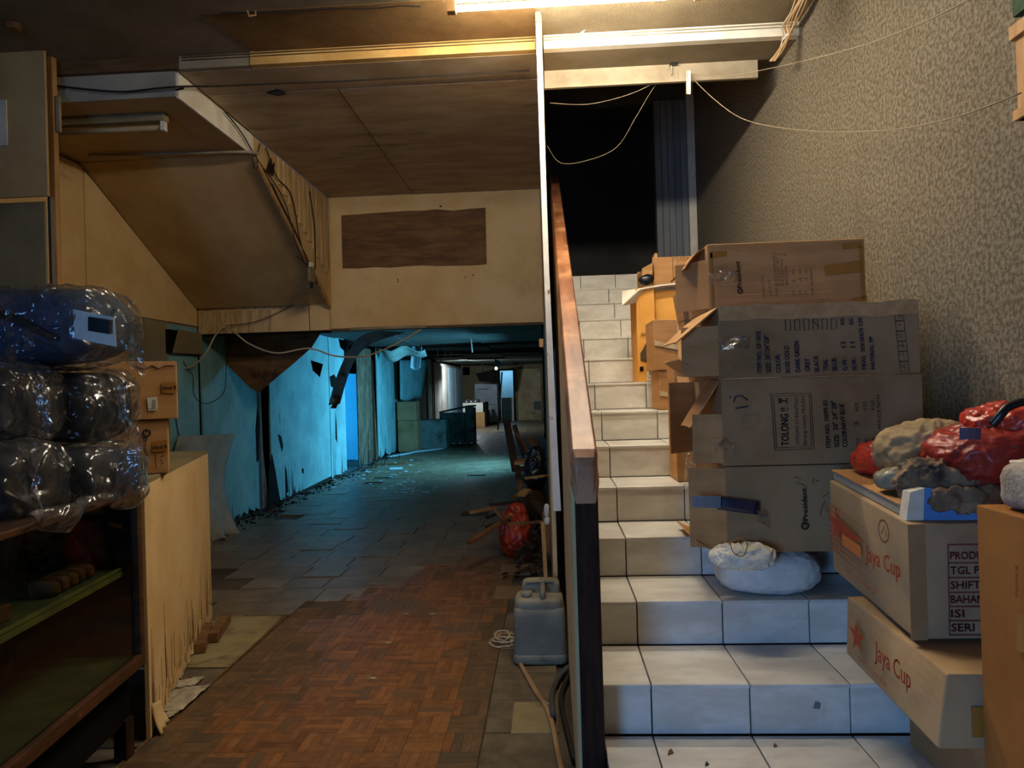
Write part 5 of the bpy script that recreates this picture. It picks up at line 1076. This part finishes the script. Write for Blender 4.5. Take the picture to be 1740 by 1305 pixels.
c = PY(1525,828,2.1); put('grey_pouch', blob((c.x,2.1,zt+.026), (.055,.05,.028), 2.3, .008, 10, 17, 60, 36, .010, 28, flat=zt), M('grey_film', '#8a8570', '#6f6b5a', 10, .35, .5), None, 'small grey plastic pouch on the flat carton', 'bag', smooth=True)
c = PY(1627,777,1.99); put('yellow_scrap', MB().beam(c+V((-.02,0,.004)), c+V((.03,0,-.006)), .02, .016), M('yellow_plastic', '#d9c23c', None, rough=.5), None, 'small yellow plastic scrap under the large red bag', 'scrap', bevel=.003)
# ------------------------------------------------------------------ tall carton at right edge, fluffy foam on it
xk, yk = .965, 1.68; zk = 1.09
t = carton('tall brown carton at right edge of the stairs, standing on the platform', xk, 1.43, 1.12, yk, 2*HS+.001, zk, 120, M('warm_cardboard', '#a06a35', '#8f5d2d', 3, .8, .2, stain='#7a4d25', sscale=3, slo=.55, shi=.8, samt=.5), .003)
ftext(t, xk, [('INDOOR',(1735,1015),(1735,960),7)], m_ink, (-1,0,0), .006, PX)
fpatch(t, xk, [(1732,1042),(1745,1042),(1745,1110),(1732,1105)], m_tape, 'tape', plane=PX)
m_foam = M('foam_block', '#b7ada0', '#978c7e', 14, .9, bump=.8, bscale=90)
p = PY(1710,815,1.5); t = thing('foam_block', (1.13,1.5,zk), 'grey-white fluffy foam block on top of the tall carton', 'foam')
put('block', blob((1.13,1.53,zk+.055), (.15,.12,.055), 4.5, .012, 18, 19, 56, 28, .008, 26, flat=zk+.001), m_foam, t, smooth=True); put('top_sheet', MB().slab((1.01,1.43,zk+.100), (.3,0,0), (0,.2,0), (0,0,.006), .002), m_whitetrim, t)
# wall board at the right picture edge
yq = PX(1728,100,XR-.02).y; t = thing('wall_board', (XR-.02,yq-.3,2.1), 'wood framed board on the felt wall at upper right edge', 'board')
z0, z1 = PX(1735,200,XR-.03).z, PX(1726,40,XR-.03).z
put('panel', MB().box((XR-.022,yq-.6,z0),(XR-.002,yq,z1)), m_newwood, t)
put('frame_top', MB().box((XR-.034,yq-.6,z1-.04),(XR-.001,yq+.012,z1)), m_newwood, t); put('frame_bottom', MB().box((XR-.034,yq-.6,z0),(XR-.001,yq+.005,z0+.03)), m_newwood, t)
put('green_board', MB().box((XR-.022,yq-.6,z1+.03),(XR-.002,yq+.01,z1+.5)), M('green_felt', '#3c5540', '#30462f', 20, .9), None, 'dark green board above the wood framed board', 'board')
# ------------------------------------------------------------------ jerrycan, cables and rubbish beside the balustrade
Yj = 3.53; xl = PZ(874,1125,0).x; W_, D_, H_ = .265, .23, .385
m_jerry = M('grey_jerrycan', '#8f8872', '#7b7562', 5, .55, .3, stain='#5f594a', sscale=6, slo=.55, shi=.75)
jx = xl+W_/2; t = thing('jerrycan', (jx,Yj+D_/2,0), 'grey plastic jerrycan on the floor against the balustrade', 'jerrycan')
yj = Yj+D_/2
put('lower_body', blob((jx,yj,.145), (W_/2,D_/2,.145), 7, 0, nu=48, nv=28, flat=.001), m_jerry, t, smooth=True); put('foot_ring', blob((jx,yj,.028), (W_/2+.004,D_/2+.004,.028), 7, nu=40, nv=12, flat=.001), m_jerry, t, smooth=True)
put('shoulder', blob((jx,yj,.268), (W_/2-.008,D_/2-.008,.062), 4.5, .002, 8, 2, 40, 20), m_jerry, t, smooth=True)
put('top_block', blob((jx+.01,yj+.055,.335), (W_/2-.035,.058,.05), 5, nu=36, nv=18), m_jerry, t, smooth=True)
put('handle', MB().tube(spl([(jx+.02,yj-.08,.325),(jx+.02,yj-.075,.355),(jx+.02,yj-.02,.372),(jx+.02,yj+.03,.372)],5), .014, 8), m_jerry, t, smooth=True); put('cap', MB().tube([(jx-.06,yj-.05,.32),(jx-.06,yj-.05,.352)], .028, 14), m_jerry, t, smooth=True)
put('rib', MB().tube([(jx-.07,yj+.0,.385),(jx+.08,yj+.0,.385)], .006, 6), m_jerry, t)
rr = random.Random(12); c = PZ(858,1090,.0)
for k in range(4):
    pts = []; ph = rr.uniform(0,6); R1, R2 = rr.uniform(.04,.075), rr.uniform(.04,.085); cx_, cy_ = c.x+rr.uniform(-.02,.02), c.y+rr.uniform(-.04,.06)
    for i in range(26): a = ph+i*.42; pts.append(V((cx_+R1*math.cos(a)*(1+.15*math.sin(i)), cy_+R2*math.sin(a)*(1+.1*math.cos(i*1.7)), .006+.005*k+.006*abs(math.sin(i*.9)))))
    cable('wire_coil', pts, .003, m_wire, 'tangled coil of thin wire on the floor left of the jerrycan', 'wire', 5, 'wire coils beside the jerrycan')
cable('floor_cable', spl([PZ(884,1128,.008), PZ(910,1175,.008), PZ(926,1198,.008), PZ(938,1230,.012), PZ(948,1280,.012), PZ(957,1325,.012), PZ(966,1400,.012)],6), .011, m_carddk, 'thick brown cable on the floor along the balustrade', n=8)
cable('floor_cable', spl([PZ(884,1124,.004), PZ(905,1160,.004), PZ(922,1188,.006), PZ(935,1198,.006)],5), .004, m_wire, 'thin pale wire trailing from the coil to the cables')
cable('floor_cable', spl([PZ(968,1132,.02), PZ(950,1150,.012), PZ(938,1180,.012), PZ(940,1215,.03)],5), .013, m_vdark, 'black cable curving out from behind the jerrycan', n=8)
cable('floor_cable', spl([PZ(972,1140,.02), PZ(958,1165,.012), PZ(954,1195,.012), PZ(966,1250,.012), PZ(976,1290,.012)],5), .010, m_wiredk, 'dark cable nearest the balustrade board', n=8)
# red bag of rubbish
c = PZ(876,950,.0); t = thing('rubbish_bag', (c.x,c.y+.1,0), 'dark red plastic rubbish bag beside the jerrycan', 'bag')
cb_ = V((c.x-.005,c.y+.13,.19)); put('body', blob(cb_, (.125,.125,.175), 2.7, .025, 6, 31, 130, 80, .022, 16, flat=.002), M('dark_red_film', '#b03a1c', '#8a2912', 6, .35, .45, bump=1.0, bscale=14), t, smooth=True)
put('tied_top', blob(cb_+V((.02,0,.185)), (.075,.06,.03), 2.1, .01, 14, 32, 48, 28, .035, 16), bpy.data.materials['dark_red_film'], t, smooth=True)
# loose wood heap
m_scrap = M('scrap_wood', '#7a5430', '#5a3b20', 9, .8, stretch=(2,2,2)); m_scrapd = M('dark_scrap_wood', '#3c2a1c', '#271a11', 9, .85); m_scrapl = M('pale_scrap_wood', '#b08a58', '#93703f', 9, .8)
SCR = [((798,922),5.3,.06,(866,878),5.7,.12,.055,m_scrap,'split plank jutting out left below the red bag'),((800,871),5.6,.30,(842,862),5.9,.32,.03,m_scrapl,'thin pale lath sticking out left above the red bag'),((834,858),5.7,.36,(898,850),6.0,.42,.035,m_scrapd,'dark flat board lying across the red bag'),
 ((836,860),5.6,.3,(856,884),5.6,.2,.03,m_scrap,'short brown slat leaning at the left of the red bag'),((862,891),5.35,.3,(925,886),5.4,.3,.022,m_scrap,'thin batten lying in front of the red bag'),((880,938),5.2,.1,(928,903),5.4,.25,.022,m_scrapd,'dark batten leaning across the rubbish heap'),
 ((922,888),4.5,.5,(962,995),4.3,.1,.025,m_scrapl,'pale splintered lath leaning beside the jerrycan'),((826,880),5.8,.2,(846,872),5.9,.2,.02,m_scrapd,'small dark stick left of the red bag'),((826,896),5.7,.15,(852,886),5.9,.18,.025,m_scrapd,'dark splinter behind the split plank'),
 ((900,745),6.9,.8,(928,782),6.8,.5,.06,m_scrap,'brown plank end sticking up behind the broken chair'),((878,838),6.3,.35,(935,860),6.2,.3,.05,m_scrapd,'dark beam lying under the broken chair'),((884,842),6.2,.35,(896,832),6.3,.4,.09,m_scrapl,'small square block of pale wood in the heap'),
 ((896,812),6.6,.4,(936,808),6.5,.45,.10,m_scrapl,'broken pale board under the chair seat'),((905,850),6.1,.3,(940,880),5.9,.2,.08,m_scrapd,'wide dark board in the middle of the heap'),((868,846),6.2,.3,(905,835),6.3,.33,.02,m_scrap,'thin brown stick in front of the chair leg'),((930,870),5.4,.4,(948,940),5.2,.1,.06,m_scrap,'curved brown board leaning on the partition')]
for (p, Y_a, za, q, Y_b, zb_, wd, mt_, lab) in SCR:
    a, b = PY(*p,Y_a), PY(*q,Y_b); a.z = max(a.z,.02); b.z = max(b.z,.02); b.x = min(b.x, -.06); a.x = min(a.x,-.06)
    put('scrap_plank', MB().beam(a, b, wd, .022, (0,0,1), .85), mt_, None, lab, 'plank', 'scrap wood heaped by the partition')
hp = MB()
for k in range(160):
    p = V((-.12-abs(rr.gauss(0,.11)), rr.uniform(5.0,7.4), 0)); p.z = rr.uniform(.01,max(.03,.34-abs(p.x+.12)*1.3)); a = rr.uniform(0,6.3); L_ = rr.uniform(.04,.14)
    q = p+V((math.cos(a)*L_*.5,math.sin(a)*L_,rr.uniform(-.05,.06))); q.x = min(q.x,-.07); q.z = max(q.z,.01); hp.beam(p, q, rr.uniform(.01,.035), .014)
put('rubbish_heap', hp, m_scrapd, None, 'heap of splintered dark wood scraps by the partition', 'rubble', kind='stuff')
c = PY(930,760,6.7); put('black_sack', blob((-.155,6.75,.62), (.075,.13,.18), 2.6, .03, 6, 41, 100, 60, .030, 16), m_black, None, 'black plastic sack standing against partition behind the chair', 'sack', smooth=True)
put('sack_prop', blob((-.17,6.75,.22), (.10,.15,.22), 3, .03, 6, 42, 24, 16, flat=.002), m_scrapd, None, 'dark bundle under the black sack', 'bundle', smooth=True)
for k, (px, py, r_) in enumerate(((943,868,.05),(939,885,.03))):
    p = PY(px,py,5.0); put('foam_scrap', blob((min(p.x,-.05),5.0,p.z), (.02,.03,r_), 3, .006, 20, k, 16, 10), m_white, None, ['larger white foam scrap on the heap by the partition','smaller white foam scrap on the heap by the partition'][k], 'scrap', smooth=True)
# broken chair
t = thing('broken_chair', PY(885,850,7.0)*1.0, 'broken wooden chair frame tilted on the scrap heap', 'chair'); t.location.z = .05
def cq(px, py, Y): return PY(px,py,Y)
put('backrest_post', MB().beam(cq(861,716,7.2), cq(876,800,7.0), .07, .05, (0,1,0)), m_scrapd, t); put('leg', MB().beam(cq(878,790,6.95), cq(886,836,6.9), .055, .05, (0,1,0)), m_scrap, t)
put('leg', MB().beam(cq(893,795,7.3), cq(904,840,7.2), .05, .05, (0,1,0)), m_scrapd, t); put('backrest_post', MB().beam(cq(874,722,7.3), cq(893,785,7.25), .045, .04, (0,1,0)), m_scrapd, t)
put('seat', MB().prism([cq(874,790,6.8), cq(914,790,6.8), cq(914,781,7.3), cq(880,783,7.3)], (0,0,.03)), m_scrapl, t); put('seat_rail', MB().beam(cq(874,796,6.78), cq(915,798,6.8), .03, .05), m_scrapd, t)
put('brace', MB().beam(cq(872,727,7.25), cq(903,776,7.3), .03, .03, (0,1,0)), m_scrap, t); put('stretcher', MB().beam(cq(889,812,6.9), cq(897,824,7.2), .02, .02, (0,1,0)), m_scrap, t)
# small dark chair and clutter far right in the corridor
p = PY(920,706,27); t = thing('far_stool', (p.x,27,0), 'small pale metal chair at the far end by the brown wall', 'chair')
for dx in (-.12,.12):
    for dy in (0,.25): put('leg', MB().tube([(p.x+dx-.15,27+dy,0),(p.x+dx-.15,27+dy,.45)], .015), m_greypaint, t)
put('seat', MB().box((p.x-.29,26.98,.45),(p.x-.01,27.27,.48)), m_greypaint, t); put('backrest', MB().box((p.x-.29,27.25,.48),(p.x-.01,27.27,.8)), m_vdark, t)
# crumbs on the steps and floor
for k, (px, py, s_, lab) in enumerate(((1138,1278,.018,'larger brown leaf scrap on the lowest tread'),(1316,1267,.012,'smaller brown scrap on the lowest tread'),(1200,1298,.012,'dark scrap at the bottom edge of the lowest tread'))):
    p = PZ(px,py,2*HS+.001); put('leaf_scrap', MB().prism([p+V((-s_*.5,-s_,0)),p+V((s_*.6,-s_*.4,0)),p+V((s_*.4,s_,0)),p+V((-s_*.1,s_*.4,0))], (0,0,.002)), m_ply if k < 2 else m_black, None, lab, 'scrap')
p = PY(1388,1198,Y1-.002); put('chip_mark', MB().prism([p+V((-.012,0,-.01)),p+V((.008,0,-.012)),p+V((.012,0,.006)),p+V((-.004,0,.012))], (0,-.001,0)), m_greypaint, stc)
for k, (px, py) in enumerate(((690,1043),(735,1043),(632,1152),(660,1092))):
    p = PZ(px,py,.001); q = random.Random(k); put('floor_scrap', MB().prism([p+V((-.02,-.008,0)),p+V((.015,-.012,0)),p+V((.02,.01,0)),p+V((-.006,.012,0))], (0,0,.0015)), m_paper, None,
    ['largest pale chip on the parquet, left of two','pale curved chip on the parquet right of the largest','tiny white speck on the middle of the parquet','faint chip on the parquet near its centre'][k], 'scrap')
